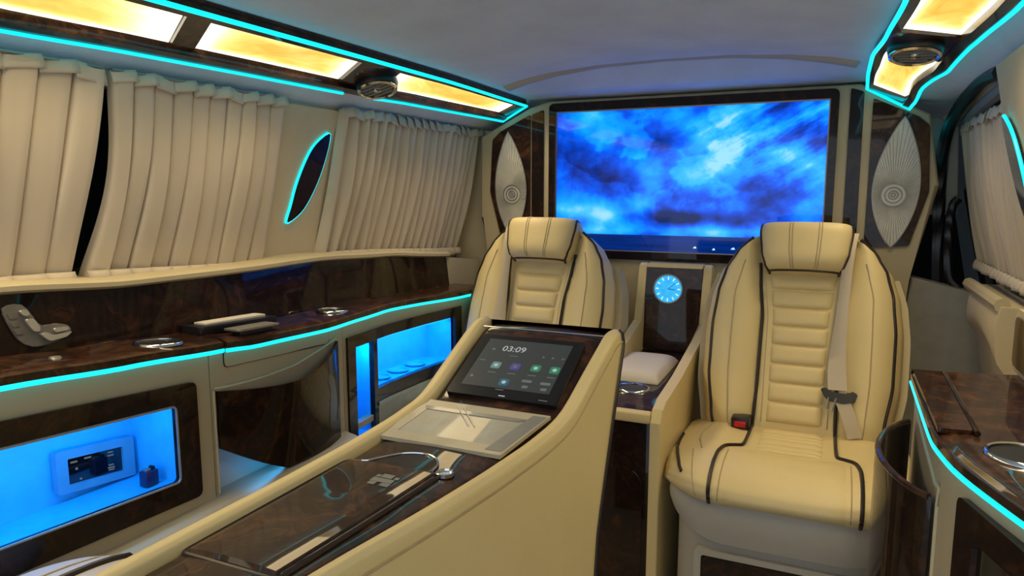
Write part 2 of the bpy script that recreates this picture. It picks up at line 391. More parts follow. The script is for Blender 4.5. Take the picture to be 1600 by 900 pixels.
# ================================================================== the shell of the van
def wl(z): return -1.22 - 0.2 * (1.27 - z)          # left side wall leans outward going down
def wr(z): return 0.30 + 0.2 * (1.27 - z)
WL = lambda y, z, d: (wl(z) + d, y, z)
WR = lambda y, z, d: (wr(z) - d, y, z)
YB, YF = -0.45, 3.1
fl = struct(box('floor', -1.7, 0.8, YB, YF, -0.03, 0.0, 'carpet'))
LOX = [(-0.45, -1.19), (0.7, -1.19), (0.9, -1.168), (1.2, -1.156), (1.55, -1.15), (1.75, -1.12), (2.3, -1.09), (2.35, -1.09)]
LIX = [(-0.45, -0.985), (0.83, -0.983), (1.43, -0.974), (1.72, -0.972), (2.34, -0.998)]
def lo(y): return (ip(LOX, y), y, 1.31)
def li(y): return (ip(LIX, y), y, 1.35)
RIX = [(-0.45, 0.09), (1.36, 0.088), (1.64, 0.077), (1.85, 0.062), (2.05, 0.062), (2.35, 0.070)]
RIZ = [(-0.45, 1.36), (1.85, 1.36), (2.1, 1.352), (2.35, 1.347)]
ROX = [(-0.45, 0.255), (1.44, 0.255), (1.70, 0.243), (1.95, 0.225), (2.1, 0.185), (2.35, 0.180)]
ROZ = [(-0.45, 1.36), (1.75, 1.358), (2.0, 1.335), (2.2, 1.298), (2.35, 1.293)]
def ri(y): return (ip(RIX, y), y, ip(RIZ, y))
def ro(y): return (ip(ROX, y), y, ip(ROZ, y))
def ceil_pt(u, v):
    y = YB + (YF - YB) * v
    # cross-section from left wall head to right wall head
    yy = min(y, 2.34)
    a, c, d, e = Vector(lo(yy)), Vector(li(yy)), Vector(ri(yy)), Vector(ro(yy))
    a.y = c.y = d.y = e.y = y
    up = Vector((0, 0, 0.022))
    drop = 0.0
    mid = lin([(1.5, 1.402), (1.86, 1.390), (1.98, 1.392), (2.03, 1.394), (2.07, 1.412), (2.14, 1.414), (2.15, 1.411), (2.235, 1.357), (2.25, 1.352), (2.34, 1.345)], y)
    WLh = Vector((wl(1.27) - 0.01, y, 1.272)); WRh = Vector((wr(1.27) + 0.03, y, 1.30))
    W0 = Vector((wl(1.27) - 0.05, y, 1.262)); W1 = Vector((wr(1.27) + 0.12, y, 1.285))
    crown = [c.lerp(d, k) + Vector((0, 0, (mid - (c.z + (d.z - c.z) * k)) * (1 - abs(2 * k - 1) ** 2.6))) for k in (0.0, 0.08, 0.18, 0.32, 0.5, 0.68, 0.82, 0.92, 1.0)]
    pts = [W0, WLh, a.lerp(WLh, 0.5) + Vector((0, 0, 0.008)), a + up, c + up] + [p + up for p in crown[1:-1]] + [d + up, e + up, e.lerp(WRh, 0.5) + Vector((0, 0, 0.01)), WRh, W1]
    k = u * (len(pts) - 1); i = min(int(k), len(pts) - 2); return pts[i].lerp(pts[i + 1], k - i)
ce = struct(surf('ceiling', ceil_pt, 16 * 2, 240, 'suede', thick=0.0, ang=14))
# tan strip standing in for the groove shade across the headliner
M['shade_roll'] = leather('tan_shade_roll', (0.46, 0.42, 0.34), 0.9, 0.2, 0.1, scale=200)
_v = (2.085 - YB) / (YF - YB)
rl = sweep('trim_shade', [ceil_pt((4.3 + 7.4 * i / 40) / 16, _v) for i in range(41)], circ(0.030, 14, 0.014), 'shade_roll', up=(0, 0, 1))
struct(rl, 'tan strip painted as groove shade across the headliner above the screen')
# left wall: belt and below, window header, pillars, dark panes
wall_l = struct(mboxes('wall_left', [(YB, 2.62, 0.0, 0.885, -0.05, -0.02), (YB, 2.62, 1.245, 1.285, -0.06, -0.012), (1.30, 1.575, 0.87, 1.262, -0.05, 0.006), (2.36, 2.62, 0.82, 1.262, -0.05, -0.005)], WL, 'wallsuede', step=0.2, bev=0.004))
w1 = struct(mboxes('window_1', [(YB, 1.31, 0.87, 1.26, -0.062, -0.056)], WL, 'navyglass', step=0.3))
w2 = struct(mboxes('window_2', [(1.58, 2.38, 0.82, 1.26, -0.062, -0.056)], WL, 'navyglass', step=0.3))
struct(box('front_light_block', -1.7, 0.8, 3.05, 3.1, 0, 1.5, 'dark'))  # added dark plane closing the front so world light stays out
# right wall: pillar by the lamp, belt panel, sliding-door recess
wall_r = struct(mboxes('wall_right', [(YB, 1.80, 0.0, 1.31, -0.06, -0.0), (1.80, 3.1, 1.28, 1.31, -0.10, -0.03), (1.80, 3.1, 0.0, 0.80, -0.12, -0.10)], WR, 'wallsuede', step=0.2, bev=0.004))
w3 = struct(mboxes('window_3', [(1.66, 2.44, 0.80, 1.28, -0.09, -0.084)], WR, 'navyglass', step=0.3))

# ================================================================== front bulkhead with the screen
YP = 2.34
PL = [(-1.19, 0.0), (-1.19, 0.62), (-1.15, 0.84), (-1.19, 0.955), (-1.188, 1.248), (-0.995, 1.342), (-0.92, 1.362), (0.055, 1.362), (0.236, 1.268), (0.271, 1.067), (0.213, 0.79), (0.20, 0.60), (0.20, 0.0)]
bul = struct(prism('wall_front', PL, MAPY, YP + 0.10, YP, 'cream_trim', None, 0.012, 3), 'cream bulkhead behind the seats carrying the large screen')
def panelY(name, poly, d, mat, parent, r=0.008, t=0.006, bev=0.002):
    return prism(name, rpoly(poly, r), MAPY, YP - d + t, YP - d, mat, parent, bev)
# burl strips either side of the screen
panelY('burl_strip', [(-0.983, 0.80), (-0.938, 0.80), (-0.938, 1.332), (-0.983, 1.318)], 0.005, 'burl_dark', bul, 0.006)
panelY('burl_strip', [(0.028, 0.78), (0.068, 0.78), (0.064, 1.338), (0.028, 1.350)], 0.005, 'burl_dark', bul, 0.006)
# speakers
def speaker(side, label):
    cx = -0.45
    def X(x): return cx + side * (x - cx)
    root = thing('door_speaker' if False else 'wall_speaker', label, 'speaker', (X(0.165), YP, 0.88), 'bulkhead speakers')
    poly = [(X(p[0]), p[1]) for p in [(0.088, 0.885), (0.205, 0.893), (0.246, 1.05), (0.236, 1.235), (0.205, 1.262), (0.088, 1.318)]]
    prism('burl_panel', rpoly(poly, 0.008), MAPY, YP + 0.01, YP - 0.007, 'burl', root, 0.002)
    # leaf shaped grille with a rim, fins and rings
    top, bot, lf, rt = Vector((0.172, 1.262)), Vector((0.158, 0.888)), 0.101, 0.222
    def half(t, w0):  # t from bottom to top
        c = bot.lerp(top, t); s = math.sin(math.pi * t ** 0.9) ** 0.85
        return c.x + (w0 - 0.165) * s, c.y
    lo_ = [half(i / 24, lf) for i in range(25)]; ro_ = [half(i / 24, rt) for i in range(25)]
    out = lo_ + list(reversed(ro_[1:-1]))
    out = [(X(p[0]), p[1]) for p in out]
    g = prism('grille', out, MAPY, YP - 0.006, YP - 0.013, 'grille', root, 0.002)
    tube('grille_rim', [(p[0], YP - 0.012, p[1]) for p in out], 0.0022, 'satin', g, closed=True, n=6, up=(0, 1, 0))
    C = Vector((0.156, 1.040)); bm = bmesh.new()
    def edge(a):
        d = Vector((math.cos(a), math.sin(a))); r = 0.03
        while r < 0.26:
            p = C + d * r; t = (p.y - bot.y) / (top.y - bot.y)
            if t <= 0.01 or t >= 0.985: break
            l, rr = half(t, lf)[0], half(t, rt)[0]
            if not (l + 0.004 < p.x < rr - 0.004): break
            r += 0.003
        return C + d * r
    for i in range(96):
        a = 2 * math.pi * i / 96; e = edge(a); s = C + Vector((math.cos(a), math.sin(a))) * 0.034
        if (e - s).length < 0.008: continue
        sweep('', [(X(s.x), YP - 0.0135, s.y), (X(e.x), YP - 0.0135, e.y)], [(-0.0009, 0), (0.0009, 0), (0, 0.0022)], '', into=bm, up=(0, -1, 0))
    fo = finish('grille_fins', bm, 'grille', g); fo['kind'] = 'stuff'
    for r in (0.033, 0.022, 0.012, 0.005):
        tube('tweeter_ring', [(X(C.x + r * math.cos(t * math.pi / 16)), YP - 0.014, C.y + r * math.sin(t * math.pi / 16)) for t in range(32)], 0.0022, 'satin', g, closed=True, n=6, up=(0, 1, 0))
speaker(1, 'leaf-shaped metal speaker on burl panel to the right of the large screen')
speaker(-1, 'leaf-shaped metal speaker on burl panel to the left of the large screen')
# the screen
tv = thing('wall_screen', 'large wall screen showing blue storm clouds over a dark sea', 'screen', (-0.4585, YP, 0.83))
TX0, TX1, TZ0, TZ1 = -0.888, -0.028, 0.852, 1.318
ring('burl_frame', rpoly([(-0.914, 0.822), (-0.001, 0.822), (-0.001, 1.35), (-0.914, 1.35)], 0.02), rpoly([(TX0 - 0.004, TZ0 - 0.003), (TX1 + 0.004, TZ0 - 0.003), (TX1 + 0.004, TZ1 + 0.004), (TX0 - 0.004, TZ1 + 0.004)], 0.004), MAPY, YP + 0.02, YP - 0.016, 'burl_dark', tv, 0.004)
ring('bezel', rpoly([(TX0 - 0.005, TZ0 - 0.004), (TX1 + 0.005, TZ0 - 0.004), (TX1 + 0.005, TZ1 + 0.005), (TX0 - 0.005, TZ1 + 0.005)], 0.003), rpoly([(TX0, TZ0), (TX1, TZ0), (TX1, TZ1), (TX0, TZ1)], 0.002), MAPY, YP + 0.01, YP - 0.006, 'satin', tv)
surf('picture', lambda u, v: (TX0 + (TX1 - TX0) * u, YP - 0.003, TZ0 + (TZ1 - TZ0) * v), 2, 2, 'tv', tv, uv=True)
for (bxx, bz, w) in ((-0.405, 0.868, 0.012), (-0.345, 0.864, 0.010), (-0.285, 0.868, 0.014)):
    prism('ship_light', [(bxx - w / 2, bz - 0.002), (bxx + w / 2, bz - 0.002), (bxx + w * 0.2, bz + 0.005), (bxx - w * 0.2, bz + 0.003)], MAPY, YP - 0.003, YP - 0.0036, 'clocklight', tv)

# ================================================================== ceiling lamps
def ceiling_lamp(name, label, fi, fo, spans, venty, y0, y1, side):
    root = thing(name, label, 'ceiling light', (fi(1.2)[0], 1.2, 1.38), 'ceiling light panels')
    def P(y, t, up=0.0): return tuple(Vector(fi(y)).lerp(Vector(fo(y)), t) + Vector((0, 0, up)))
    n = 70
    # burl housing: slab with openings made of rails and bridges
    sk_ = lambda y: (0.10 if side < 0 else 0.15) * max(0, min(1, (2.25 - y) / 0.4))
    def slab(nm, ya, yb, t0, t1, zlo, zhi):
        k = max(2, int((yb - ya) / 0.03)); sk = 0.07
        def pt(i, t, z):
            y = ya + (yb - ya) * i / k
            if nm == 'bridge': y = min(y + sk_(y) * (t - 0.1), y1)
            return P(y, t, z)
        bm = bmesh.new()
        rows = [[bm.verts.new(pt(i, t, z)) for (t, z) in ((t0, zlo), (t1, zlo), (t1, zhi), (t0, zhi))] for i in range(k + 1)]
        for a, c in zip(rows, rows[1:]):
            for j in range(4): bm.faces.new((a[j], a[(j + 1) % 4], c[(j + 1) % 4], c[j]))
        bm.faces.new(rows[0]); bm.faces.new(list(reversed(rows[-1])))
        return finish(nm, bm, 'burl', root, ang=30)
    slab('inner_rail', y0, y1, 0.02, 0.13, -0.004, 0.014); slab('outer_rail', y0, y1, 0.83, 0.99, -0.012, 0.014)
    slab('back_plate', y0, y1, 0.02, 0.98, 0.012, 0.02)
    edges = [y0] + [e for sp in spans for e in sp] + [y1]
    for a, c in zip(edges[0::2], edges[1::2]): 
        if c - a > 0.004: slab('bridge', a, c, 0.10, 0.86, -0.003, 0.013)
    for a, c in spans:
        g = surf('lamp_glass', lambda u, v, a=a, c=c: P(min(a + (c - a) * v + sk_(a + (c - a) * v) * u * 0.72, y1 - 0.01), 0.125 + 0.71 * u, 0.006), 6, 16, 'lamp', root, uv=True)
        g.modifiers.new('t', 'SOLIDIFY').thickness = 0.003
        mid = Vector(P((a + c) / 2, 0.48, 0.0)); wv = (Vector(fi(1.2)) - Vector(fo(1.2))).length * 0.66
        d = Vector(fo((a + c) / 2)) - Vector(fi((a + c) / 2)); tilt = -math.atan2(d.z, d.x) if side > 0 else -math.atan2(-d.z, -d.x)
        area('lamp_light', mid, (0, tilt, 0), wv, (c - a) * 0.96, LAMP_POWER * (c - a) / 0.5, (1.0, 0.77, 0.44), root, R(124))
    for nm, t in (('led_strip_inner', 0.0), ('led_strip_outer', 1.0)):
        gap = venty if (side < 0 and t == 1.0) else None
        ys = [y0 + (y1 - y0) * i / n for i in range(n + 1)]
        segs = [ys] if gap is None else [[y for y in ys if y < gap - 0.0], [y for y in ys if y > gap + 0.09]]
        for sg in segs: tube('led_strip', [P(y, t, -0.004 if t == 0 else -0.012) for y in sg], 0.0046, 'cyan', root, n=8)
    tube('led_strip', [P(y1, 0.0, -0.004), P(y1, 1.0, -0.012)], 0.004, 'cyan', root, n=8)
    # round air vent in a burl pod
    vc = Vector(P(venty, 0.5 if side < 0 else 0.40, -0.022)); ax = Vector((0.26, -0.20, -0.94)).normalized()
    if side > 0: ax = Vector((-0.05, -0.22, -0.97)).normalized()
    pod = lathe('vent_pod', [(0.0, -0.035), (0.050, -0.034), (0.054, -0.01), (0.050, 0.004), (0.042, 0.006), (0.040, -0.004), (0.0, -0.004)], vc, ax, 'black', root)
    lathe('vent_ring', [(0.049, 0.0), (0.050, 0.007), (0.045, 0.010), (0.041, 0.007), (0.040, 0.0)], vc, ax, 'chrome', pod)
    s = ax.cross(Vector((1, 0, 0))).normalized(); w = ax.cross(s)
    for i in range(-2, 3):
        h = math.sqrt(0.04 ** 2 - (i * 0.0145) ** 2)
        c = vc + s * i * 0.0145 + ax * 0.003
        sweep('vent_slat', [c - w * h, c + w * h], [(-0.004, -0.001), (0.004, -0.001), (0.004, 0.002), (-0.004, 0.002)], 'greyplastic', pod, up=tuple(ax))
    lathe('vent_hub', [(0.0, 0.01), (0.010, 0.008), (0.012, 0.0)], vc, ax, 'chrome', pod)
    return root
ceiling_lamp('ceiling_light', 'long burl ceiling light above the left curtains, with cyan strips and glowing glass', li, lo, [(-0.42, 0.10), (0.14, 0.895), (0.945, 1.37), (1.525, 2.26)], 1.52, -0.44, 2.325, -1)
ceiling_lamp('ceiling_light', 'burl ceiling light at upper right with cyan strips and amber glass panes', ri, ro, [(0.55, 1.05), (1.10, 1.60), (1.80, 2.25)], 1.745, 0.45, 2.325, 1)

# ================================================================== curtains
def curtain(name, label, ya, yb, ztop, zbot, npl, mp, amp, style, seed, group='window curtains', ya_b=None, yb_b=None, bow=0.0):
    rnd = random.Random(seed)
    root = thing(name, label, 'curtain', mp((ya + yb) / 2, zbot((ya + yb) / 2), 0.02), group)
    ws = [rnd.uniform(0.88, 1.12) for _ in range(npl)]; tot = sum(ws); cum = [0]
    for w in ws: cum.append(cum[-1] + w / tot)
    phs = [rnd.uniform(-0.3, 0.3) for _ in range(npl)]; dep = [rnd.uniform(0.85, 1.12) for _ in range(npl)]
    ya_b = ya if ya_b is None else ya_b; yb_b = yb if yb_b is None else yb_b
    per = 9 if style == 'box' else 10
    def X(u):
        k = 0
        while k < npl - 1 and u > cum[k + 1]: k += 1
        f = (u - cum[k]) / (cum[k + 1] - cum[k]); return k, min(max(f, 0), 1)
    def disp(u, v):
        k, f = X(u)
        if style == 'box':   # flat knife pleats: face slopes, sharp return
            d = lin([(0, 0.0), (0.05, 0.62), (0.13, 0.80), (0.5, 0.93), (0.88, 1.0), (0.955, 0.86), (1.0, 0.0)], f)
        else:
            d = 0.5 - 0.5 * math.cos(2 * math.pi * f); d = d ** 0.8
        return d * dep[k] * (0.75 + 0.35 * (1 - v) + 0.12 * math.sin(5 * v + phs[k] * 9))
    def fn(u, v):
        k, f = X(u)
        y0 = ya_b + (ya - ya_b) * v + bow * math.sin(math.pi * v) ** 1.3 * (1 - u) ** 4; y1 = yb_b + (yb - yb_b) * v
        y = y0 + (y1 - y0) * u + (0.0015 if style == 'box' else 0.003) * math.sin(v * 4 + phs[k] * 7)
        b = zbot(y); z = b + (ztop - b) * v
        belly = 0.010 * math.sin(math.pi * v)
        return mp(y, z, 0.004 + belly + amp * disp(u, v))
    nu = npl * per
    # non-uniform u so creases stay crisp
    us = []
    for k in range(npl):
        fr = [0, 0.03, 0.05, 0.13, 0.3, 0.5, 0.7, 0.88, 0.955, 0.98] if style == 'box' else [i / 10 for i in range(10)]
        us += [cum[k] + (cum[k + 1] - cum[k]) * f for f in fr]
    us.append(1.0)
    def fu(u, v): return fn(us[min(int(round(u * (len(us) - 1))), len(us) - 1)], v)
    surf('cloth', fu, len(us) - 1, 22, 'curtain', root, ang=48 if style == 'box' else 80)
    # gathered heading: tucked tabs along the rail, and a hem along the sill
    for k in range(npl):
        f0, f1 = cum[k], cum[k + 1]; fm = (f0 + f1) / 2
        j = rnd.uniform(-0.006, 0.006)
        def tb(u, v, f0=f0, f1=f1, j=j):
            y = ya + (yb - ya) * (f0 + (f1 - f0) * (u * 1.1 - 0.05))
            z = ztop - 0.020 + 0.026 * v + j * 0.7 * (1 - v) + 0.004 * (u - 0.5) * (1 if j > 0 else -1) * 2
            bul = 0.0015 * math.sin(math.pi * v) - 0.012 * v + 0.005 * (u if j > 0 else 1 - u)
            return mp(y, z, 0.004 + amp * 0.85 + bul)
        surf('heading_tuck', tb, 4, 4, 'curtain', root, ang=70, thick=0.002)
        def hm(u, v, f0=f0, f1=f1, j=j):
            y = ya_b + (yb_b - ya_b) * (f0 + (f1 - f0) * u)
            z = zbot(y) - 0.014 + 0.026 * v + j * 0.4 * (1 - v)
            return mp(y, z, 0.010 + amp * (0.9 + 0.25 * math.sin(math.pi * u)) + 0.010 * math.sin(math.pi * (1 - v) * 0.6))
        surf('hem_tuck', hm, 4, 3, 'cream_trim' if False else 'curtain', root, ang=70, thick=0.002)
    zt = ztop + 0.004
    tube('rail', [mp(ya, zt, 0.014), mp((ya + yb) / 2, zt, 0.014), mp(yb, zt, 0.014)], 0.004, 'satin', root)
    return root
def zb_l(y): return ip([(-0.4, 0.932), (0.7, 0.897), (1.3, 0.872), (1.58, 0.873), (2.34, 0.832)], y)
curtain('curtain', 'pleated beige curtain at the far left edge above the seat switch', -0.15, 0.885, 1.265, zb_l, 19, WL, 0.024, 'box', 3, bow=0.0, yb_b=0.838)
curtain('curtain', 'wide beige curtain with flat knife pleats on the left rear window', 0.90, 1.345, 1.265, zb_l, 10, WL, 0.024, 'box', 5, bow=0.022, ya_b=0.862, yb_b=1.315)
curtain('curtain', 'gathered beige curtain on the left window nearest the bulkhead', 1.565, 2.38, 1.268, zb_l, 19, WL, 0.026, 'soft', 8, ya_b=1.525, yb_b=2.325)
def zb_r(y): return 0.845
WRC = lambda y, z, d: (wr(z) + 0.035 - d, y, z)
curtain('curtain', 'gathered white curtain in the sliding door window on the right', 1.79, 2.42, 1.235, zb_r, 15, WRC, 0.024, 'soft', 11, yb_b=2.40)

# leaf shaped wall lamps
def leaf_lamp(side, label, dy):
    mp = WL if side < 0 else WR
    pts = [(1.531, 1.200), (1.500, 1.188), (1.468, 1.160), (1.444, 1.118), (1.424, 1.065), (1.412, 1.010), (1.403, 0.972), (1.430, 0.982), (1.460, 1.005), (1.487, 1.045), (1.508, 1.090), (1.524, 1.145)]
    pts = [(p[0] + dy, p[1]) for p in pts]
    sp = [(q.x, q.y) for q in spline([(p[0], p[1], 0) for p in pts], 3, True)]
    root = thing('wall_lamp', label, 'wall lamp', mp(pts[6][0], 0.972, 0.0), 'leaf-shaped wall lamps')
    d0 = 0.004
    prism('glass', sp, mp, d0, d0 + 0.010, 'leafglass' if side < 0 else 'navyglass', root, 0.002)
    tube('led_outline', [mp(p[0], p[1], d0 + 0.006) for p in sp], 0.0036, 'cyan', root, closed=True, up=(1, 0, 0))
leaf_lamp(-1, 'dark leaf-shaped wall lamp with cyan outline between the left curtains', 0.0)
leaf_lamp(1, 'leaf-shaped wall lamp with cyan outline on the right pillar by the door', 0.215)

# ================================================================== left side cabinets
XE = [(-0.45, -1.06), (1.28, -1.06), (1.45, -1.078), (1.60, -1.094), (1.75, -1.092), (2.0, -1.075), (2.3, -1.06)]
ZC = [(-0.45, 0.845), (0.58, 0.773), (0.79, 0.758), (0.98, 0.745), (1.07, 0.737), (1.31, 0.730), (1.57, 0.729), (1.97, 0.714), (2.3, 0.706)]
def xe(y): return ip(XE, y)
def zc(y): return ip(ZC, y)
LF = lambda y, z, d: (xe(y) - 0.010 + d, y, z)
CB = 0.455   # bottom of the cabinet faces
def worktop(name, label, ya, yb, over=0.0):
    def tp(u, v, lift):
        y = ya + (yb - ya) * v; x = -1.205 + (xe(y) + over + 1.205) * u
        return (x, y, zc(y) + lift)
    nv = max(4, int((yb - ya) / 0.03))
    o = pad(name, lambda u, v: tp(u, v, 0.022 - (0.006 if u > 0.97 else 0)), lambda u, v: tp(u, v, 0.004), 8, nv, 'burl', None, ang=40)
    tag(o, label, 'worktop', 'left side worktops')
    tube('led_strip', [(xe(ya + (yb - ya) * i / nv) + over - 0.001, ya + (yb - ya) * i / nv, zc(ya + (yb - ya) * i / nv)) for i in range(nv + 1)], 0.0042, 'cyan', o)
    return o
worktop('worktop', 'burl worktop beside the left rear seat, holding the nearer cup ring', YB, 0.985)
worktop('worktop', 'burl worktop along the left wall, from the drawer to the front seat', 0.99, 2.14, 0.004)
# upstand behind the worktop and the sill over it
ZT = [(-0.45, 0.93), (0.67, 0.886), (0.90, 0.870), (1.22, 0.867), (1.44, 0.869), (1.73, 0.856), (2.11, 0.826), (2.2, 0.815)]
def upst(ya, yb, nm, mat, parent, x0, x1):
    def f(u, v):
        y = ya + (yb - ya) * u; b = zc(y) + 0.022; return (x1 - 0.012 * v, y, b + (ip(ZT, y) - b) * v)
    def g(u, v):
        y = ya + (yb - ya) * u; b = zc(y) + 0.022; return (x0, y, b + (ip(ZT, y) - b) * v)
    return pad(nm, f, g, 40, 3, mat, parent, ang=35)
up = upst(YB, 2.11, 'burl_upstand', 'burl_dark', None, -1.24, -1.195)
tag(up, 'long dark burl panel standing behind the left worktops', 'panel')
sill = sweep('trim_1', [(-1.255, y, ip(ZT, y) + 0.010) for y in [YB + (2.12 - YB) * i / 60 for i in range(61)]],
             [(-0.06, -0.009), (0.052, -0.009), (0.060, -0.004), (0.060, 0.004), (0.050, 0.008), (-0.06, 0.010)], 'cream_trim')
struct(sill, 'cream padded window sill above the left burl panel')
endc = struct(mboxes('trim_2', [(2.11, 2.33, 0.60, 0.826, -1.30, -1.192)], MAPX if False else (lambda y, z, d: (d, y, z - 0.12 * (y - 2.11))), 'cream_trim', None, 0.05, 0.008), 'cream padded end of the left side panelling')
# plinth
struct(prism('trim_3', [(-1.30, 0.0), (-1.005, 0.0), (-0.985, 0.06), (-0.995, 0.400), (-1.010, 0.428), (-1.045, 0.452), (-1.08, 0.458), (-1.30, 0.458)], lambda a, b, d: (a, d, b), YB, 1.372, 'cabinet', None, 0.003), 'cream plinth ledge under the left cabinets')
# --- niche cabinet
nc = thing('niche_cabinet', 'cream cabinet with burl-framed niche glowing blue at lower left', 'cabinet', (-1.18, 0.5, CB))
def zf(y): return 0.7 - 0.075 * (y - 0.92)      # the frames follow the fall of the worktop
NF = lambda y, z, d: LF(y, z - 0.075 * (y - 0.75) * max(0, min(1, (z - 0.45) / 0.25)), d)
HY0, HY1, HZ0, HZ1 = 0.12, 0.872, 0.535, 0.675
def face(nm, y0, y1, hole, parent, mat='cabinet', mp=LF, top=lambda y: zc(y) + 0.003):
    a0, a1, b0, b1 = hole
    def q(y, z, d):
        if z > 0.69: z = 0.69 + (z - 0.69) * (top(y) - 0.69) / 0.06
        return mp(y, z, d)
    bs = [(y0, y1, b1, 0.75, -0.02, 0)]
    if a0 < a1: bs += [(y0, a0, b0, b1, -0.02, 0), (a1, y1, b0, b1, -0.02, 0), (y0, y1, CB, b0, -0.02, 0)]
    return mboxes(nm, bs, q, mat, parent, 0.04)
face('face_panel', YB, 0.955, (HY0 - 0.06, HY1 + 0.03, HZ0 - 0.03, HZ1 + 0.01), nc)
outer = subdiv(rpoly([(HY0 - 0.09, 0.505), (0.918, 0.485), (0.918, 0.710), (HY0 - 0.09, 0.712)], 0.014, 4), 0.04)
inner0 = rpoly([(HY0, 0.548), (HY1, 0.524), (HY1, HZ1 - 0.002), (HY0, HZ1)], 0.010, 4)
outer0 = rpoly([(HY0 - 0.09, 0.502), (0.920, 0.478), (0.920, 0.712), (HY0 - 0.09, 0.712)], 0.014, 4)
ring('niche_frame', outer0, inner0, NF, -0.005, 0.006, 'burl_dark', nc, 0.003)
tube('frame_edge', [NF(p[0], p[1], 0.0065) for p in inner0], 0.0022, 'satin', nc, closed=True, up=(1, 0, 0))
# niche lining
def lining(nm, y0, y1, z0, z1, depth, parent, mp=LF, mat='acrylic', d1=-0.004):
    t = 0.006
    return mboxes(nm, [(y0, y1, z0, z1, -depth - t, -depth), (y0, y1, z0 - t, z0, -depth, d1), (y0, y1, z1, z1 + t, -depth, d1), (y0 - t, y0, z0 - t, z1 + t, -depth, d1), (y1, y1 + t, z0 - t, z1 + t, -depth, d1)], mp, mat, parent, 0.06)
nl = lining('niche_lining', HY0 - 0.005, HY1 + 0.006, 0.515, 0.690, 0.125, nc)
def ledbar(nm, y0, y1, z, d, parent, power, mp=LF, rot=None):
    o = mboxes(nm, [(y0, y1, z - 0.003, z + 0.003, d - 0.004, d + 0.004)], mp, 'blueled', parent, 0.06)
    p = Vector(mp((y0 + y1) / 2, z - 0.006, d))
    area('led_light', p, rot or (0, R(25), 0), 0.012, (y1 - y0) * 0.95, power, (0.0, 0.33, 1.0), parent)
    return o
ledbar('led_bar', HY0 + 0.02, HY1 - 0.01, 0.684, -0.012, nc, 1.1)
# socket plate in the niche
SP = lambda y, z, d: (LF(0.7, 0, 0)[0] - 0.122 + d, y, z - 0.11 * (y - 0.79))
sk = thing('socket_plate', 'socket plate with black insert on the back of the blue niche', 'socket', SP(0.79, 0.52, 0))
ring('plate', rpoly([(0.722, 0.526), (0.868, 0.526), (0.868, 0.603), (0.722, 0.603)], 0.006), rpoly([(0.742, 0.540), (0.846, 0.540), (0.846, 0.587), (0.742, 0.587)], 0.002), SP, 0.0, 0.014, 'plateteal', sk, 0.002)
ins = prism('insert', [(0.740, 0.538), (0.848, 0.538), (0.848, 0.589), (0.740, 0.589)], SP, 0.0, 0.008, 'blackgloss', sk)
for (y, z, w, h) in ((0.756, 0.578, 0.012, 0.003), (0.781, 0.580, 0.012, 0.003), (0.824, 0.580, 0.010, 0.002), (0.824, 0.574, 0.012, 0.002), (0.824, 0.556, 0.010, 0.002), (0.824, 0.551, 0.013, 0.002), (0.824, 0.547, 0.011, 0.002), (0.760, 0.565, 0.004, 0.004), (0.766, 0.545, 0.004, 0.003)):
    prism('socket_mark', [(y - w / 2, z - h / 2), (y + w / 2, z - h / 2), (y + w / 2, z + h / 2), (y - w / 2, z + h / 2)], SP, 0.008, 0.009, 'icongrey', ins)
# small lighter standing in the corner of the niche
lg = thing('lighter', 'small dark lighter standing in the right corner of the blue niche', 'lighter', (-1.115, 0.848, 0.5165))
box('case', -1.125, -1.105, 0.834, 0.860, 0.5165, 0.545, plain('lighter_blue', (0.02, 0.03, 0.10), 0.3), lg, 0.002)
lathe('wheel', [(0.0, -0.004), (0.004, -0.004), (0.004, 0.004), (0.0, 0.004)], (-1.115, 0.854, 0.5475), (1, 0, 0), 'black', lg, 12)
box('cap', -1.121, -1.109, 0.837, 0.848, 0.5448, 0.549, 'satin', lg, 0.001)
# --- pocket cabinet
pc = thing('pocket_cabinet', 'cream cabinet with shallow drawer and curved burl magazine pocket', 'cabinet', (-1.18, 1.15, CB))
PZ = [(0.962, 0.668), (1.05, 0.672), (1.15, 0.672), (1.25, 0.676), (1.31, 0.686), (1.34, 0.690)]
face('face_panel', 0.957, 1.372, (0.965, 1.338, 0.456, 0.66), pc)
lining('recess_lining', 0.965, 1.338, 0.456, 0.672, 0.024, pc, mat='cabinet')
DB = lambda y, z, d: LF(y, z - 0.046 * (y - 0.99), d)
dr = prism('drawer', subdiv(rpoly([(0.992, 0.709), (1.308, 0.709), (1.308, 0.742), (0.992, 0.742)], 0.010, 4), 0.04), DB, -0.006, 0.0025, 'cabinet', pc, 0.001)
dq = rpoly([(0.992, 0.709), (1.308, 0.709), (1.308, 0.742), (0.992, 0.742)], 0.010, 4)
tube('drawer_gap', [DB(p[0], p[1], 0.0008) for p in subdiv(dq, 0.04)], 0.0016, 'pipe', pc, closed=True, up=(1, 0, 0))
def pk_z(y, v):
    t = (y - 0.965) / 0.372
    top = 0.668 - 0.022 * math.sin(math.pi * min(1, t * 1.0)) ** 1.0 + 0.004 * t + 0.022 * max(0, t - 0.6) / 0.4
    bot = 0.553 - 0.150 * (1 - (1 - t) ** 2.0) ** 0.9 - 0.0 * t
    bot = 0.553 - 0.135 * math.sin(min(1, t * 1.15) * math.pi / 2) 
    return bot + (top - bot) * v
def pk(u, v, off=0.0):
    y = 0.967 + (1.337 - 0.967) * u
    b = 0.010 + 0.034 * math.sin(math.pi * u ** 1.25) ** 0.9 * (0.35 + 0.65 * v)
    x, yy, z = LF(y, pk_z(y, v), b - off); return (x, yy, z)
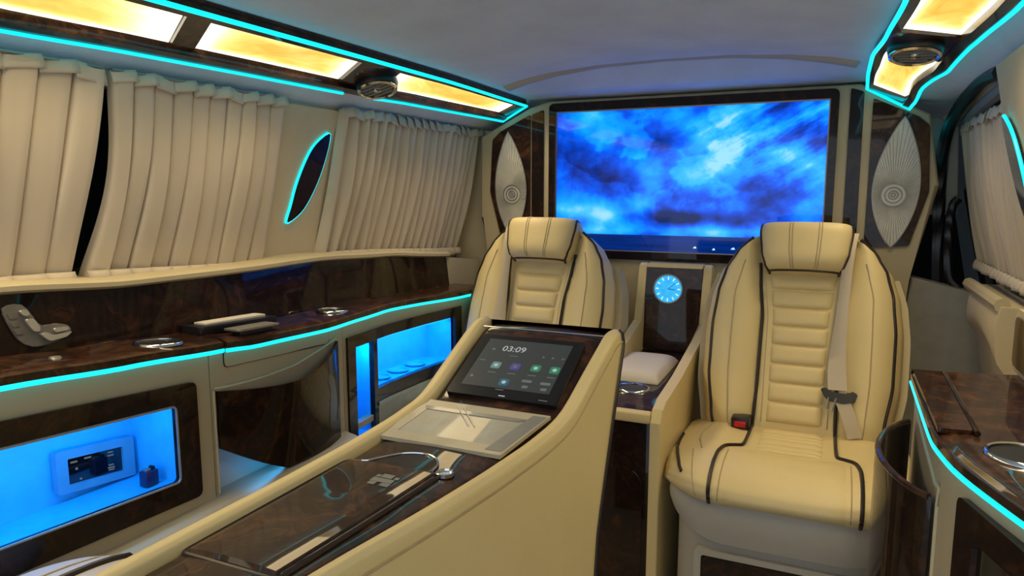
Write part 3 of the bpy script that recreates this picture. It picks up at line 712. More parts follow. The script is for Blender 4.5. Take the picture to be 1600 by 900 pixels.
pad('pocket', lambda u, v: pk(u, v), lambda u, v: pk(u, v, 0.008), 24, 10, 'burl_dark', pc, ang=50)
pad('pocket_back', lambda u, v: (lambda q: LF(q[1], q[2] + 0.004 * v + 0.014 * math.sin(math.pi * u ** 1.25) * v, 0.004))(pk(u, 0.55 + 0.45 * v)), lambda u, v: (lambda q: LF(q[1], q[2] + 0.004 * v + 0.014 * math.sin(math.pi * u ** 1.25) * v, -0.004))(pk(u, 0.55 + 0.45 * v)), 24, 6, 'cabinet', pc)
tube('pocket_piping', [LF(1.337 - 0.372 * i / 24, pk_z(1.337 - 0.372 * i / 24, 1) + 0.005 + 0.014 * math.sin(math.pi * (1 - i / 24) ** 1.25), 0.003) for i in range(25)], 0.003, 'cream_trim', pc)
tube('recess_piping', [LF(0.962, 0.67, 0.002), LF(0.962, 0.55, 0.002), LF(0.962, 0.462, 0.002)], 0.0025, 'cream_trim', pc)
bl = [LF(0.99 + 0.33 * i / 10, pk_z(0.99 + 0.33 * i / 10, 0.06), 0.002) for i in range(11)]
tube('led_bar', bl, 0.003, 'blueled', pc)
area('led_light', (bl[5][0] + 0.006, bl[5][1], bl[5][2] + 0.002), (R(-14), R(68), 0), 0.012, 0.28, 0.09, (0.0, 0.33, 1.0), pc)
# --- bar cabinet
bc = thing('bar_cabinet', 'cream cabinet with burl-framed bar glowing blue beside the left seat', 'cabinet', (-1.18, 1.7, CB))
BF = lambda y, z, d: LF(y, z - 0.012 * (y - 1.4), d)
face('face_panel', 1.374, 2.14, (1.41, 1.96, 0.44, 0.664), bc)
fr = [(1.388, 1.425, 0.400, 0.690), (1.425, 1.985, 0.660, 0.690), (1.513, 1.533, 0.40, 0.660), (1.945, 1.985, 0.49, 0.660), (1.533, 1.945, 0.490, 0.525)]
for (a, c, b0, b1) in fr: mboxes('bar_frame', [(a, c, b0, b1, -0.01, 0.006)], BF, 'burl_dark', bc, 0.04, 0.002)
mboxes('silver_rail', [(1.530, 2.0, 0.478, 0.488, -0.01, 0.010)], BF, 'satin', bc, 0.04, 0.002)
mboxes('lower_panel', [(1.533, 2.12, 0.0, 0.478, -0.02, 0.002), (1.374, 1.533, 0.0, 0.400, -0.02, 0.002)], BF, 'pillargrey', bc, 0.04)
lining('bar_lining', 1.533, 1.945, 0.524, 0.662, 0.10, bc, BF)
lining('slot_lining', 1.425, 1.514, 0.41, 0.662, 0.09, bc, BF)
ledbar('led_bar', 1.545, 1.935, 0.657, -0.010, bc, 0.7, BF)
ledbar('led_bar', 1.432, 1.508, 0.657, -0.012, bc, 0.30, BF)
for y in (1.63, 1.72, 1.81):   # cup wells in the bar floor
    p = BF(y, 0.527, -0.05)
    lathe('cup_well', [(0.030, 0.0), (0.032, 0.004), (0.027, 0.004), (0.025, -0.001), (0.0, -0.001)], p, (0, 0, 1), 'acrylic', bc, 24)
# things on the worktops
def cup_ring(label, x, y, r=0.043, z=None, zoff=0.022, group='cup rings'):
    z = zc(y) + zoff if z is None else z
    root = thing('cup_holder', label, 'cup holder', (x, y, z), group)
    sl = Vector((0, 0.05, 1)).normalized() if x < -0.9 else Vector((0, 0, 1))
    lathe('rim', [(r - 0.005, 0.0006), (r - 0.0045, 0.0035), (r - 0.002, 0.0045), (r, 0.003), (r + 0.001, 0.0)], (x, y, z), sl, 'chrome', root)
    lathe('well_shade', [(r - 0.0045, 0.0028), (r - 0.006, 0.001), (0.0, 0.0008)], (x, y, z), sl, 'black', root)  # flat disc, black to stand in for the shade of a deep hole
    return root
cup_ring('chrome-rimmed cup holder in the left worktop beside the seat switch', -1.115, 0.885)
cup_ring('chrome-rimmed cup holder in the left worktop near the front seat', -1.135, 1.405, 0.040)
ty = 1.10
tr = thing('charging_tray', 'dark tray with a cream top on the left worktop', 'tray', (-1.17, ty, zc(ty) + 0.022))
TM = lambda x, y, d: (x, y, zc(y) + 0.0215 + d)
prism('tray_body', rpoly([(-1.192, 1.00), (-1.135, 1.00), (-1.135, 1.215), (-1.192, 1.215)], 0.008), TM, 0.0005, 0.016, 'black', tr, 0.002)
prism('cream_top', rpoly([(-1.190, 1.03), (-1.155, 1.03), (-1.155, 1.20), (-1.190, 1.20)], 0.005), TM, 0.016, 0.021, 'whitepad', tr, 0.001)
phn = thing('phone_stand', 'silver flat folding phone rest on the left worktop edge', 'phone rest', (-1.09, 1.10, zc(1.1) + 0.022))
prism('plate', rpoly([(-1.112, 1.035), (-1.070, 1.035), (-1.070, 1.150), (-1.112, 1.150)], 0.004), TM, 0.010, 0.014, 'satin', phn, 0.001)
prism('foot', rpoly([(-1.105, 1.05), (-1.080, 1.05), (-1.080, 1.14), (-1.105, 1.14)], 0.004), TM, 0.0005, 0.010, 'black', phn, 0.001)
# seat switch on the upstand
sw = thing('seat_switch', 'silver seat-shaped adjustment switch on the left burl panel', 'switch', (-1.2, 0.72, 0.80))
SM = lambda y, z, d: (-1.1965 + d - 0.13 * (z - 0.80), y, z)
so = [(0.674, 0.8645), (0.705, 0.8665), (0.722, 0.838), (0.731, 0.826), (0.752, 0.8275), (0.772, 0.822), (0.778, 0.812), (0.765, 0.802), (0.735, 0.7955), (0.710, 0.7965), (0.694, 0.806), (0.683, 0.828)]
so = [(q.x, q.y) for q in spline([(a, b, 0) for a, b in so], 3, True)]
prism('plate', so, SM, 0.0, 0.005, 'switchgrey', sw, 0.0015)
prism('backrest_button', rpoly([(0.702, 0.8430), (0.716, 0.8425), (0.726, 0.8230), (0.716, 0.8185), (0.710, 0.826)], 0.004), SM, 0.005, 0.011, 'buttonsilver', sw, 0.002)
prism('headrest_button', rpoly([(0.695, 0.8575), (0.707, 0.8590), (0.712, 0.8490), (0.702, 0.8480)], 0.003), SM, 0.005, 0.011, 'buttonsilver', sw, 0.002)
prism('seat_button', rpoly([(0.722, 0.8150), (0.734, 0.8165), (0.742, 0.8095), (0.776, 0.8110), (0.764, 0.8035), (0.735, 0.8010)], 0.004), SM, 0.005, 0.012, 'buttonsilver', sw, 0.002)
prism('lumbar_button', rpoly([(0.745, 0.8205), (0.772, 0.8195), (0.772, 0.8140), (0.748, 0.8135)], 0.003), SM, 0.005, 0.010, 'buttonsilver', sw, 0.002)
for z, k in ((0.8560, 0.0), (0.8430, 0.002), (0.8300, 0.006)): prism('memory_key', rpoly([(0.679 + k, z), (0.690 + k, z), (0.693 + k, z - 0.010), (0.682 + k, z - 0.010)], 0.001), SM, 0.005, 0.0062, 'switchgrey', sw, 0.0005)
kn = lathe('push_button', [(0.0, 0.004), (0.008, 0.0035), (0.010, 0.0)], (-1.12, 0.70, zc(0.70) + 0.021), (0, 0.05, 1), 'satin')
tag(kn, 'small silver push button in the left worktop below the seat switch', 'button')

# ================================================================== captain seats
def seat(label, cx, mirror, belt=True, yo=0.0):
    XF.m = Matrix.Translation((cx, yo, 0)) @ (Matrix.Diagonal((-1, 1, 1, 1)) if mirror else Matrix.Identity(4))
    root = thing('captain_seat', label, 'seat', (0, 1.7, 0.0), 'cream captain seats facing the rear')
    LEAN = 0.45; nrm = Vector((0, -1, LEAN)).normalized()
    def bk(x, z, d): return tuple(Vector((x, 1.885 + (z - 0.44) * LEAN, z)) + nrm * d)
    HW = [(0.40, 0.205), (0.46, 0.222), (0.56, 0.240), (0.68, 0.243), (0.76, 0.235), (0.82, 0.218), (0.865, 0.190), (0.895, 0.155), (0.915, 0.105), (0.925, 0.06)]
    def hw(z): return ip(HW, z)
    def cw(z): return ip([(0.40, 0.098), (0.55, 0.094), (0.70, 0.094), (0.80, 0.106), (0.92, 0.120)], z)   # centre strip half width
    def dprof(x, z):
        a = abs(x); h = hw(z); c = min(cw(z), h * 0.8)
        if a <= c: d = 0.030 + 0.006 * (a / c) ** 6
        else:
            t = (a - c) / max(h - c, 1e-4)
            d = 0.030 * (1 - t ** 6) + 0.034 * max(0, math.sin(math.pi * min(1, t * 0.98 + 0.02))) ** 0.75
            d -= 0.010 * math.exp(-((t) / 0.05) ** 2)
        if z < 0.46: d *= 0.6 + 0.4 * max(0, (z - 0.40) / 0.06)
        return d * (1.0 if z < 0.90 else max(0.3, 1 - (z - 0.90) / 0.04))
    def usq(u): s = 2 * u - 1; return math.copysign(abs(s) ** 0.9, s)
    zz = lambda v: 0.40 + 0.525 * v
    fr = lambda u, v: bk(usq(u) * hw(zz(v)), zz(v), dprof(usq(u) * hw(zz(v)), zz(v)))
    bb = lambda u, v: bk(usq(u) * hw(zz(v)) * 0.97, zz(v), -0.085 + 0.03 * abs(usq(u)) ** 3)
    bkr = pad('backrest', fr, bb, 60, 48, 'cream', root, ang=75)
    # outer shell behind the bolsters
    def sh(u, v, d): z = 0.36 + 0.47 * v; s = 2 * u - 1; return bk(s * (hw(z) + 0.018), z, d + 0.02 * (1 - abs(s) ** 4) * -1)
    pad('back_shell', lambda u, v: sh(u, v, -0.03), lambda u, v: sh(u, v, -0.12), 24, 20, 'cream_trim', root, ang=60)
    # horizontal flutes of the centre panel
    zs = [0.452, 0.500, 0.546, 0.592, 0.638, 0.684, 0.730, 0.776, 0.832]
    for z0, z1 in zip(zs, zs[1:]):
        def fw(z): return ip([(0.44, 0.068), (0.58, 0.070), (0.70, 0.072), (0.78, 0.082), (0.84, 0.094)], z)
        def f(u, v, z0=z0, z1=z1):
            z = z0 + (z1 - z0) * v; s = 2 * u - 1
            return bk(s * fw(z), z, 0.028 + 0.012 * (max(0, 1 - (2 * v - 1) ** 4)) ** 0.6 * (1 - abs(s) ** 8) ** 0.5)
        def g(u, v, z0=z0, z1=z1):
            z = z0 + (z1 - z0) * v; return bk((2 * u - 1) * fw(z), z, 0.02)
        pad('back_flute', f, g, 12, 10, 'cream', bkr, ang=70)
    # piping
    for s in (-1, 1):
        tube('centre_piping', [bk(s * cw(z), z, dprof(s * cw(z), z) + 0.002) for z in [0.42 + 0.42 * i / 24 for i in range(25)]], 0.0042, 'pipe', root, sm=1)
        zl = [0.41 + 0.49 * i / 40 for i in range(41)]
        tube('outer_piping', [bk(s * hw(z) * 0.91, z, dprof(hw(z) * 0.91, z) + 0.0015) for z in zl], 0.0042, 'pipe', root, sm=1)
        for k in (0.50,):
            tube('seam', [bk(s * (cw(z) + (hw(z) - cw(z)) * k * (1 - 0.25 * max(0, (z - 0.75) / 0.1))), z, dprof(cw(z) + (hw(z) - cw(z)) * k, z) + 0.0004) for z in [0.43 + 0.41 * i / 24 for i in range(25)]], 0.0016, 'stitch', bkr)
        tube('seam', [bk(s * (fwz + 0.008), z, 0.0315) for z, fwz in [(0.45 + 0.38 * i / 20, ip([(0.44, 0.070), (0.70, 0.073), (0.78, 0.083), (0.84, 0.096)], 0.45 + 0.38 * i / 20)) for i in range(21)]], 0.0015, 'stitch', bkr)
    # headrest cushion
    def hx(v): return ip([(0, 0.088), (0.10, 0.099), (0.35, 0.110), (0.75, 0.117), (0.92, 0.116), (1, 0.112)], v)
    def hy(u, v, side):
        s = 2 * u - 1; z = 0.812 + 0.122 * v
        x = s * hx(v)
        e = (1 - abs(s) ** 7) ** 0.4 * (1 - abs(2 * v - 1) ** 5) ** 0.45
        d = 0.050 + 0.058 * e + 0.004 * math.cos(s * 2.2) if side else 0.030 - 0.065 * e
        p = Vector(bk(x, z, d)); p.y += 0.0; p.z += 0.012 * e * (v - 0.3) * side
        return tuple(p)
    hd = pad('headrest', lambda u, v: hy(u, v, 1), lambda u, v: hy(u, v, 0), 40, 28, 'cream', root, ang=80)
    for s in (0.022, 0.978):
        tube('headrest_piping', [hy(s, v / 20, 1) for v in range(21)], 0.0038, 'pipe', hd)
    tube('headrest_piping', [hy(0.02 + 0.96 * i / 24, 0.02, 1) for i in range(25)], 0.0034, 'pipe', hd)
    for s in (0.335, 0.365, 0.64, 0.67):
        tube('seam', [tuple(Vector(hy(s, 0.04 + v * 0.92 / 20, 1)) + nrm * 0.0004) for v in range(21)], 0.0013, 'stitch', hd)
    # seat cushion
    PR = [(0.0, 1.93, 0.445), (0.10, 1.86, 0.449), (0.25, 1.78, 0.452), (0.42, 1.68, 0.453), (0.56, 1.60, 0.458), (0.66, 1.545, 0.456), (0.75, 1.500, 0.444), (0.83, 1.475, 0.426), (0.90, 1.468, 0.408), (0.96, 1.474, 0.392), (1.0, 1.492, 0.382)]
    def cu(x, t, d=0.0):
        """x across, t along the profile from back to front"""
        y = ip([(a, b) for a, b, c in PR], t); z = ip([(a, c) for a, b, c in PR], t)
        q = abs(x) / 0.264; rnd = max(0, (q - 0.45) / 0.55) ** 2.4
        y += 0.115 * rnd * max(0, min(1, (t - 0.25) / 0.6)); z -= 0.030 * max(0, (q - 0.55) / 0.45) ** 2.2 * (1 if t < 0.8 else max(0, (1 - t) / 0.2))
        z += 0.008 * math.exp(-((abs(x) - 0.165) / 0.05) ** 2) * max(0, 1 - t * 0.9) - 0.004 * math.exp(-(x / 0.09) ** 2) * (t < 0.5)
        nz = 1 if t < 0.6 else max(0, 1 - (t - 0.6) / 0.25); ny = -(1 - nz)
        return (x, y + ny * d, z + nz * d)
    cs = pad('seat_cushion', lambda u, v: cu((2 * u - 1) * 0.262, v), lambda u, v: ((2 * u - 1) * 0.245, 1.93 - 0.39 * v + 0.10 * max(0, (abs(2 * u - 1) - 0.45) / 0.55) ** 2.4 * v, 0.374), 48, 40, 'cream', root, ang=80)
    for t0, t1 in [(0.13 + 0.052 * i, 0.13 + 0.052 * (i + 1)) for i in range(6)]:
        pad('seat_flute', lambda u, v, t0=t0, t1=t1: cu((2 * u - 1) * 0.070, t0 + (t1 - t0) * v, 0.001 + 0.006 * (1 - (2 * v - 1) ** 4) ** 0.6 * (1 - abs(2 * u - 1) ** 8) ** 0.5), lambda u, v, t0=t0, t1=t1: cu((2 * u - 1) * 0.070, t0 + (t1 - t0) * v, -0.006), 10, 6, 'cream', cs, ang=70)
    # smooth front pad
    def fp(u, v, d0):
        s = 2 * u - 1; t = 0.46 + 0.50 * v; x = s * 0.118
        return cu(x, t, d0 + 0.006 * (1 - abs(s) ** 6) ** 0.5 * (1 - abs(2 * v - 1) ** 8) ** 0.5)
    pad('front_pad', lambda u, v: fp(u, v, 0.0), lambda u, v: cu((2 * u - 1) * 0.118, 0.46 + 0.50 * v, -0.006), 16, 18, 'cream', cs, ang=70)
    for s in (-1, 1):
        path = [(0.098, 0.08), (0.098, 0.20), (0.099, 0.32), (0.103, 0.40), (0.120, 0.44), (0.138, 0.475), (0.146, 0.55), (0.148, 0.66), (0.148, 0.78), (0.147, 0.90), (0.146, 0.97)]
        tube('cushion_piping', [cu(s * a, t, 0.0025) for a, t in [(q.x, q.y) for q in spline([(a, b, 0) for a, b in path], 4)]], 0.0042, 'pipe', root)
        tube('seam', [cu(s * (0.185 + 0.02 * math.sin(math.pi * i / 16)), 0.12 + 0.42 * i / 16, 0.0006) for i in range(17)], 0.0015, 'stitch', cs)
        tube('seam', [cu(s * (0.128), 0.50 + 0.44 * i / 16, 0.0006) for i in range(17)], 0.0013, 'stitch', cs)
        tube('seam', [cu(s * (0.205 - 0.03 * i / 8), 0.56 + 0.38 * i / 8, 0.0006) for i in range(9)], 0.0013, 'stitch', cs)
        tube('side_piping', [cu(s * (0.260 - 0.045 * (i / 14) ** 2.5), 0.22 + 0.56 * i / 14, 0.002) for i in range(15)], 0.004, 'pipe', root)
    # base
    def plan(e, f=0.0): return rpoly([(-0.235 - e, 1.93), (-0.235 - e, 1.56 - e), (-0.16, 1.495 - e), (0.16, 1.495 - e), (0.235 + e, 1.56 - e), (0.235 + e, 1.93)], 0.05, 5)
    prism('base', plan(-0.006), MAPZ, 0.0, 0.376, 'seatbase', root, 0.004)
    def ap(u, v, off):
        P = plan(0.006 + off); i0, i1 = 3, len(P) - 4
        k = i0 + (i1 - i0) * u; i = min(int(k), len(P) - 2); p = Vector(P[i]).lerp(Vector(P[i + 1]), k - i)
        zb = 0.368 - 0.070 * math.sin(math.pi * u) ** 1.5; zt = 0.390
        return (p.x, p.y, zb + (zt - zb) * v)
    pad('apron', lambda u, v: ap(u, v, 0.004 + 0.006 * math.sin(math.pi * v)), lambda u, v: ap(u, v, -0.012), 40, 8, 'seatbase', root, ang=60)
    ring('drawer_surround', rpoly([(-0.175, 0.04), (0.165, 0.04), (0.165, 0.275), (-0.175, 0.275)], 0.012), rpoly([(-0.160, 0.055), (0.150, 0.055), (0.150, 0.262), (-0.160, 0.262)], 0.006), MAPY, 1.51, 1.490, 'seatbase', root, 0.003)
    prism('burl_drawer', rpoly([(-0.158, 0.057), (0.148, 0.057), (0.148, 0.258), (-0.158, 0.258)], 0.006), MAPY, 1.52, 1.494, 'burl_dark', root, 0.002)
    # belt buckle on the cushion
    bu = thing_local = box('buckle', -0.145, -0.100, 1.805, 1.850, 0.452, 0.482, 'black', root, 0.004)
    box('release_button', -0.137, -0.108, 1.799, 1.806, 0.459, 0.474, 'red', bu, 0.002)
    # seat belt
    if belt:
        pts = [(0.108, 0.935, 0.00), (0.108, 0.915, 0.055), (0.106, 0.87, 0.078), (0.101, 0.78, 0.078), (0.095, 0.68, 0.075), (0.092, 0.60, 0.072), (0.096, 0.535, 0.075)]
        P = spline([bk(a, b, c) for a, b, c in pts], 6); n = len(P); bm = bmesh.new(); rows = []
        for i, p in enumerate(P):
            t = i / (n - 1); w = 0.022 * (1 - 0.38 * math.sin(math.pi * min(1, t * 1.05)) ** 2); tw = 0.5 * math.sin(2.6 * t)
            a = Vector((math.cos(tw), 0, 0)) + nrm * math.sin(tw) * 0.8; a.normalize()
            rows.append([bm.verts.new(p - a * w), bm.verts.new(p + a * w), bm.verts.new(p + a * w + nrm * 0.0018), bm.verts.new(p - a * w + nrm * 0.0018)])
        for A, B in zip(rows, rows[1:]):
            for j in range(4): bm.faces.new((A[j], A[(j + 1) % 4], B[(j + 1) % 4], B[j]))
        bm.faces.new(rows[0]); bm.faces.new(rows[-1])
        sb = finish('seat_belt', bm, 'belt', root, ang=70)
        P2 = spline([bk(*q) for q in [(0.098, 0.530, 0.073), (0.115, 0.500, 0.072), (0.130, 0.465, 0.068), (0.140, 0.435, 0.060)]], 5)
        sweep('lap_belt', P2, [(-0.016, -0.001), (0.016, -0.001), (0.016, 0.001), (-0.016, 0.001)], 'belt', root, up=tuple(nrm))
        tg = prism('belt_tongue', rpoly([(0.058, 0.536), (0.070, 0.540), (0.080, 0.531), (0.120, 0.529), (0.130, 0.537), (0.142, 0.530), (0.136, 0.512), (0.110, 0.506), (0.078, 0.510), (0.066, 0.520)], 0.004, 3), bk, 0.066, 0.076, 'black', root, 0.003)
        tube('tongue_hook', [bk(0.078, 0.516, 0.082), bk(0.074, 0.490, 0.084), bk(0.086, 0.486, 0.084), bk(0.094, 0.516, 0.082)], 0.0028, 'chrome', tg)
    XF.m = None
    return root
seat('cream leather captain seat at right with hanging belt tongue and red buckle', -0.062, False)
seat('cream leather captain seat at left, partly behind the tablet console', -0.828, True, yo=0.03)
# front corner of the left rear seat
rs = thing('rear_seat', 'grey cream seat cushion corner with dark piping at the lower left edge', 'seat', (-0.83, 0.33, 0.0))
def rc(u, v, lo_=False):
    s = 2 * u - 1; x = -0.86 + s * 0.195 * (1 - 0.10 * v ** 4); y = 0.06 + 0.625 * v - 0.10 * abs(s) ** 3 * v - 0.03 * s * v
    if lo_: return (x, y - 0.02 * v, 0.465)
    e = (1 - abs(s) ** 6) ** 0.4 * (1 - v ** 10) ** 0.4
    return (x, y, 0.475 + 0.050 * e)
rcs = pad('seat_cushion', lambda u, v: rc(u, v), lambda u, v: rc(u, v, True), 36, 36, 'seatbase', rs, ang=80)
for s in (0.30, 0.72): tube('piping', [tuple(Vector(rc(s, i / 24)) + Vector((0, 0, 0.003))) for i in range(25)], 0.0045, 'pipe', rs)
tube('seam', [tuple(Vector(rc(0.16 + 0.06 * i / 16, i / 16 * 0.98)) + Vector((0, 0, 0.001))) for i in range(17)], 0.0015, 'stitch', rcs)
prism('base', rpoly([(-0.975, 0.08), (-0.69, 0.08), (-0.69, 0.58), (-0.975, 0.58)], 0.04), MAPZ, 0.0, 0.467, 'seatbase', rs, 0.004)

# ================================================================== arm console between the front seats
ac = thing('armrest_console', 'cream and burl armrest console with round clock between the two seats', 'console', (-0.46, 1.9, 0.0))
AXL, AXR = -0.562, -0.332
prof = [(1.555, 0.0), (2.33, 0.0), (2.33, 0.80), (2.255, 0.822), (2.235, 0.815), (2.19, 0.640), (2.05, 0.612), (1.80, 0.575), (1.62, 0.560), (1.575, 0.550), (1.555, 0.522)]
for nm, x0, x1 in (('side_panel', AXL, AXL + 0.026), ('side_panel', AXR - 0.026, AXR)):
    prism(nm, prof, MAPX, x0, x1, 'cream', ac, 0.005, 3)
TP = [(1.585, 0.541), (1.66, 0.543), (1.80, 0.544), (2.05, 0.545), (2.20, 0.545)]
def tpz(y): return ip(TP, y)
pad('burl_top', lambda u, v: (AXL + 0.027 + (AXR - AXL - 0.054) * u, 1.587 + (2.205 - 1.587) * v, tpz(1.587 + (2.205 - 1.587) * v)), lambda u, v: (AXL + 0.027 + (AXR - AXL - 0.054) * u, 1.587 + (2.205 - 1.587) * v, tpz(1.587 + (2.205 - 1.587) * v) - 0.02), 4, 24, 'burl', ac, ang=40)
box('front_lip', AXL + 0.0265, AXR - 0.0265, 1.558, 1.588, 0.516, 0.541, 'cream', ac, 0.005, 3)
box('front_panel', AXL + 0.0265, AXR - 0.0265, 1.575, 1.595, 0.0, 0.515, 'burl_dark', ac, 0.003)
prism('front_inset', rpoly([(-0.56, 0.10), (-0.375, 0.10), (-0.375, 0.40), (-0.56, 0.40)], 0.05), MAPY, 1.576, 1.571, 'burl_dark', ac, 0.002)
BPL = lambda x, z, d: (x, 2.205 + (z - 0.585) * 0.10 - d, z)
prism('burl_back', rpoly([(AXL + 0.027, 0.550), (AXR - 0.027, 0.550), (AXR - 0.027, 0.812), (AXL + 0.027, 0.812)], 0.004), BPL, -0.03, 0.0, 'burl', ac, 0.002)
prism('back_cap', rpoly([(AXL + 0.027, 0.811), (AXR - 0.027, 0.811), (AXR - 0.027, 0.822), (AXL + 0.027, 0.822)], 0.003), BPL, -0.05, 0.004, 'cream', ac, 0.002)
tube('led_line', [(AXR - 0.034, 1.70, tpz(1.70) + 0.002), (AXR - 0.034, 1.66, tpz(1.66) + 0.002)], 0.0015, 'cyan', ac)
# clock
ck = thing('clock', 'round clock with glowing blue dial on the burl back panel', 'clock', BPL(-0.463, 0.70, 0.0))
cc = Vector(BPL(-0.463, 0.744, 0.001)); cax = Vector((0, -1, 0.10)).normalized(); cs_, cw_ = Vector((1, 0, 0)), Vector((0, 0.10, 1)).normalized()
lathe('rim', [(0.042, 0.0), (0.0435, 0.004), (0.0465, 0.004), (0.048, 0.0)], cc, cax, 'satin', ck, 40)
lathe('dial', [(0.0, 0.002), (0.0425, 0.002)], cc, cax, 'clock', ck, 40)
for h in range(12):
    a = math.pi * h / 6; d = cs_ * math.sin(a) + cw_ * math.cos(a); p = cc + d * 0.034 + cax * 0.0026
    sweep('hour_mark', [p - d * 0.005, p + d * 0.005], [(-0.002, 0), (0.002, 0), (0.002, 0.0004), (-0.002, 0.0004)], 'clocklight', ck, up=tuple(cax))
for k in range(60):
    pass
for a, ln, w in ((R(96), 0.022, 0.0018), (R(50), 0.030, 0.0012)):
    d = cs_ * math.sin(a) + cw_ * math.cos(a); p = cc + cax * 0.003
    sweep('clock_hand', [p, p + d * ln], [(-w, 0), (w, 0), (w, 0.0005), (-w, 0.0005)], 'clockdark', ck, up=tuple(cax))
# pad and cup holder on it
pdm = thing('armrest_pad', 'white padded cushion lying on the armrest console', 'cushion', (-0.465, 1.93, tpz(1.93)))
def pdf(u, v, s):
    x = -0.545 + 0.150 * u + 0.0 * v; y = 1.80 + 0.27 * v
    e = (1 - abs(2 * u - 1) ** 5) ** 0.5 * (1 - abs(2 * v - 1) ** 6) ** 0.5
    return (x, y, tpz(y) + (0.006 + 0.026 * e if s else 0.001))
pad('pad', lambda u, v: pdf(u, v, 1), lambda u, v: pdf(u, v, 0), 20, 24, 'whitepad', pdm, ang=80)
cup_ring('chrome cup holder in the armrest console in front of the white pad', -0.447, 1.745, 0.043, tpz(1.745) + 0.0005)

# ================================================================== centre console with tablet
ctr = thing('centre_console', 'cream centre console with glossy burl top sloping up to a tablet', 'console', (-0.48, 0.7, 0.0))
CZp = [(0.10, 0.700), (0.62, 0.699), (0.75, 0.701), (0.85, 0.706), (0.93, 0.715), (0.965, 0.726), (1.0, 0.744), (1.05, 0.769), (1.128, 0.806), (1.14, 0.809), (1.165, 0.809)]
CXR = [(0.10, -0.425), (0.30, -0.412), (0.48, -0.400), (0.65, -0.373), (0.786, -0.354), (0.87, -0.342), (0.95, -0.333), (1.14, -0.320)]
def smt(tab, x, w=0.03): return (lin(tab, x - w) + 2 * lin(tab, x) + lin(tab, x + w)) / 4
def ctz(y): return smt(CZp, y, 0.02 if y < 1.05 else 0.006)
def cxr(y): return smt(CXR, y, 0.04)
CXL = -0.592; RW = 0.020
def ct(y, t, d=0.0):   # t across the burl top 0..1
    x0, x1 = CXL + RW, cxr(y) - RW; return (x0 + (x1 - x0) * t, y, ctz(y) + d)
YN, YE = 0.12, 1.162
def yv(v): return YN + (YE - YN) * v
def crown(u):
    t = max(0.0, (abs(2 * u - 1) - 0.86) / 0.14); return -0.0045 * (2 * u - 1) ** 2 - 0.009 * (1 - math.sqrt(max(0.0, 1 - t * t)))
pad('burl_top', lambda u, v: ct(yv(v), u, crown(u)), lambda u, v: ct(yv(v), u, -0.03), 80, 80, 'burl', ctr, ang=40)
# cream shell: left and right sides with rolled rails, closed at the far end
def shell(side):
    def outl(v):
        y = yv(v); x = CXL if side < 0 else cxr(y); return x, y, ctz(y)
    prof = [(-RW - 0.002, -0.03, 0), (-RW, 0.002, 0), (-RW * 0.7, 0.0055, 0), (-0.006, 0.005, 0), (0.0, -0.001, 0), (0.003, -0.02, 0.0), (0.006, -0.10, 0.25), (0.010, -0.25, 0.75), (0.016, -0.40, 1.0), (0.020, -0.66, 1.0)]
    def f(u, v):
        k = u * (len(prof) - 1); i = min(int(k), len(prof) - 2); t = k - i
        a = [prof[i][j] + (prof[i + 1][j] - prof[i][j]) * t for j in range(3)]
        x, y, z = outl(v); yy = y - a[2] * 0.19 * max(0, (y - 0.85) / 0.29)
        zz = z + a[1]
        if a[1] < -0.10: zz = max(0.0, z - 0.10 + (a[1] + 0.10) * (z - 0.10) / 0.56)
        return (x + (a[0] if side > 0 else -a[0]), yy, zz)
    o = surf('side_shell', f, 36, 70, 'cream', ctr, ang=60)
    o.modifiers.new('t', 'SOLIDIFY').thickness = 0.004
    return f
fR = shell(1); fL = shell(-1)
surf('end_panel', lambda u, v: tuple(Vector(fL(v, 1.0)).lerp(Vector(fR(v, 1.0)), u)), 4, 30, 'burl_dark', ctr, ang=60)
surf('near_panel', lambda u, v: tuple(Vector(fL(v, 0.0)).lerp(Vector(fR(v, 0.0)), u)), 4, 30, 'cream', ctr, ang=60)
tube('edge_piping', [tuple(Vector(fR(0.35 + 0.65 * i / 30, 1.0)) + Vector((0, 0.002, 0))) for i in range(31)], 0.004, 'pipe', ctr)
tube('side_seam', [tuple(Vector(fR(4.75 / 9, i / 60)) + Vector((0.0008, 0, 0))) for i in range(61)], 0.0014, 'stitch', ctr)
for nm, t0 in (('trim_gap', 0.004), ('trim_gap', 0.996)):
    tube(nm, [ct(yv(i / 60), t0, -0.011) for i in range(61)], 0.0022, 'pipe', ctr)
tube('bright_edge', [ct(1.129, i / 10, 0.0012) for i in range(11)], 0.0014, 'chrome', ctr)
# lid with its groove, finger scoop and emblem
lid = [(-0.566, 0.462), (-0.446, 0.460), (-0.428, 0.716), (-0.430, 0.722), (-0.560, 0.722), (-0.566, 0.712)]
def cwn(x, y):
    x0, x1 = CXL + RW, cxr(y) - RW; u = max(0.0, min(1.0, (x - x0) / (x1 - x0))); return -0.0045 * (2 * u - 1) ** 2
CM = lambda x, y, d: (x, y, ctz(y) + cwn(x, y) + d)
lo2 = rpoly(lid, 0.010, 4)
def lidp(u, v):
    y = 0.461 + 0.261 * v; xl = -0.566 + 0.006 * max(0, (v - 0.95) / 0.05); xr = -0.446 + 0.017 * v
    return xl + (xr - xl) * u, y
def lidz(u, v): e = min(u, 1 - u) / 0.03, min(v, 1 - v) / 0.015; q = max(0.0, 1 - min(min(e), 1)); return 0.0045 - 0.0035 * q * q
ld = pad('lid', lambda u, v: CM(*lidp(u, v), lidz(u, v)), lambda u, v: CM(*lidp(u, v), -0.004), 64, 64, 'burl', ctr, ang=30)
tube('lid_groove', [CM(p[0] + (p[0] + 0.497) * 0.03, p[1] + (p[1] - 0.59) * 0.015, 0.0004) for p in lo2], 0.0028, 'pipe', ctr, closed=True)
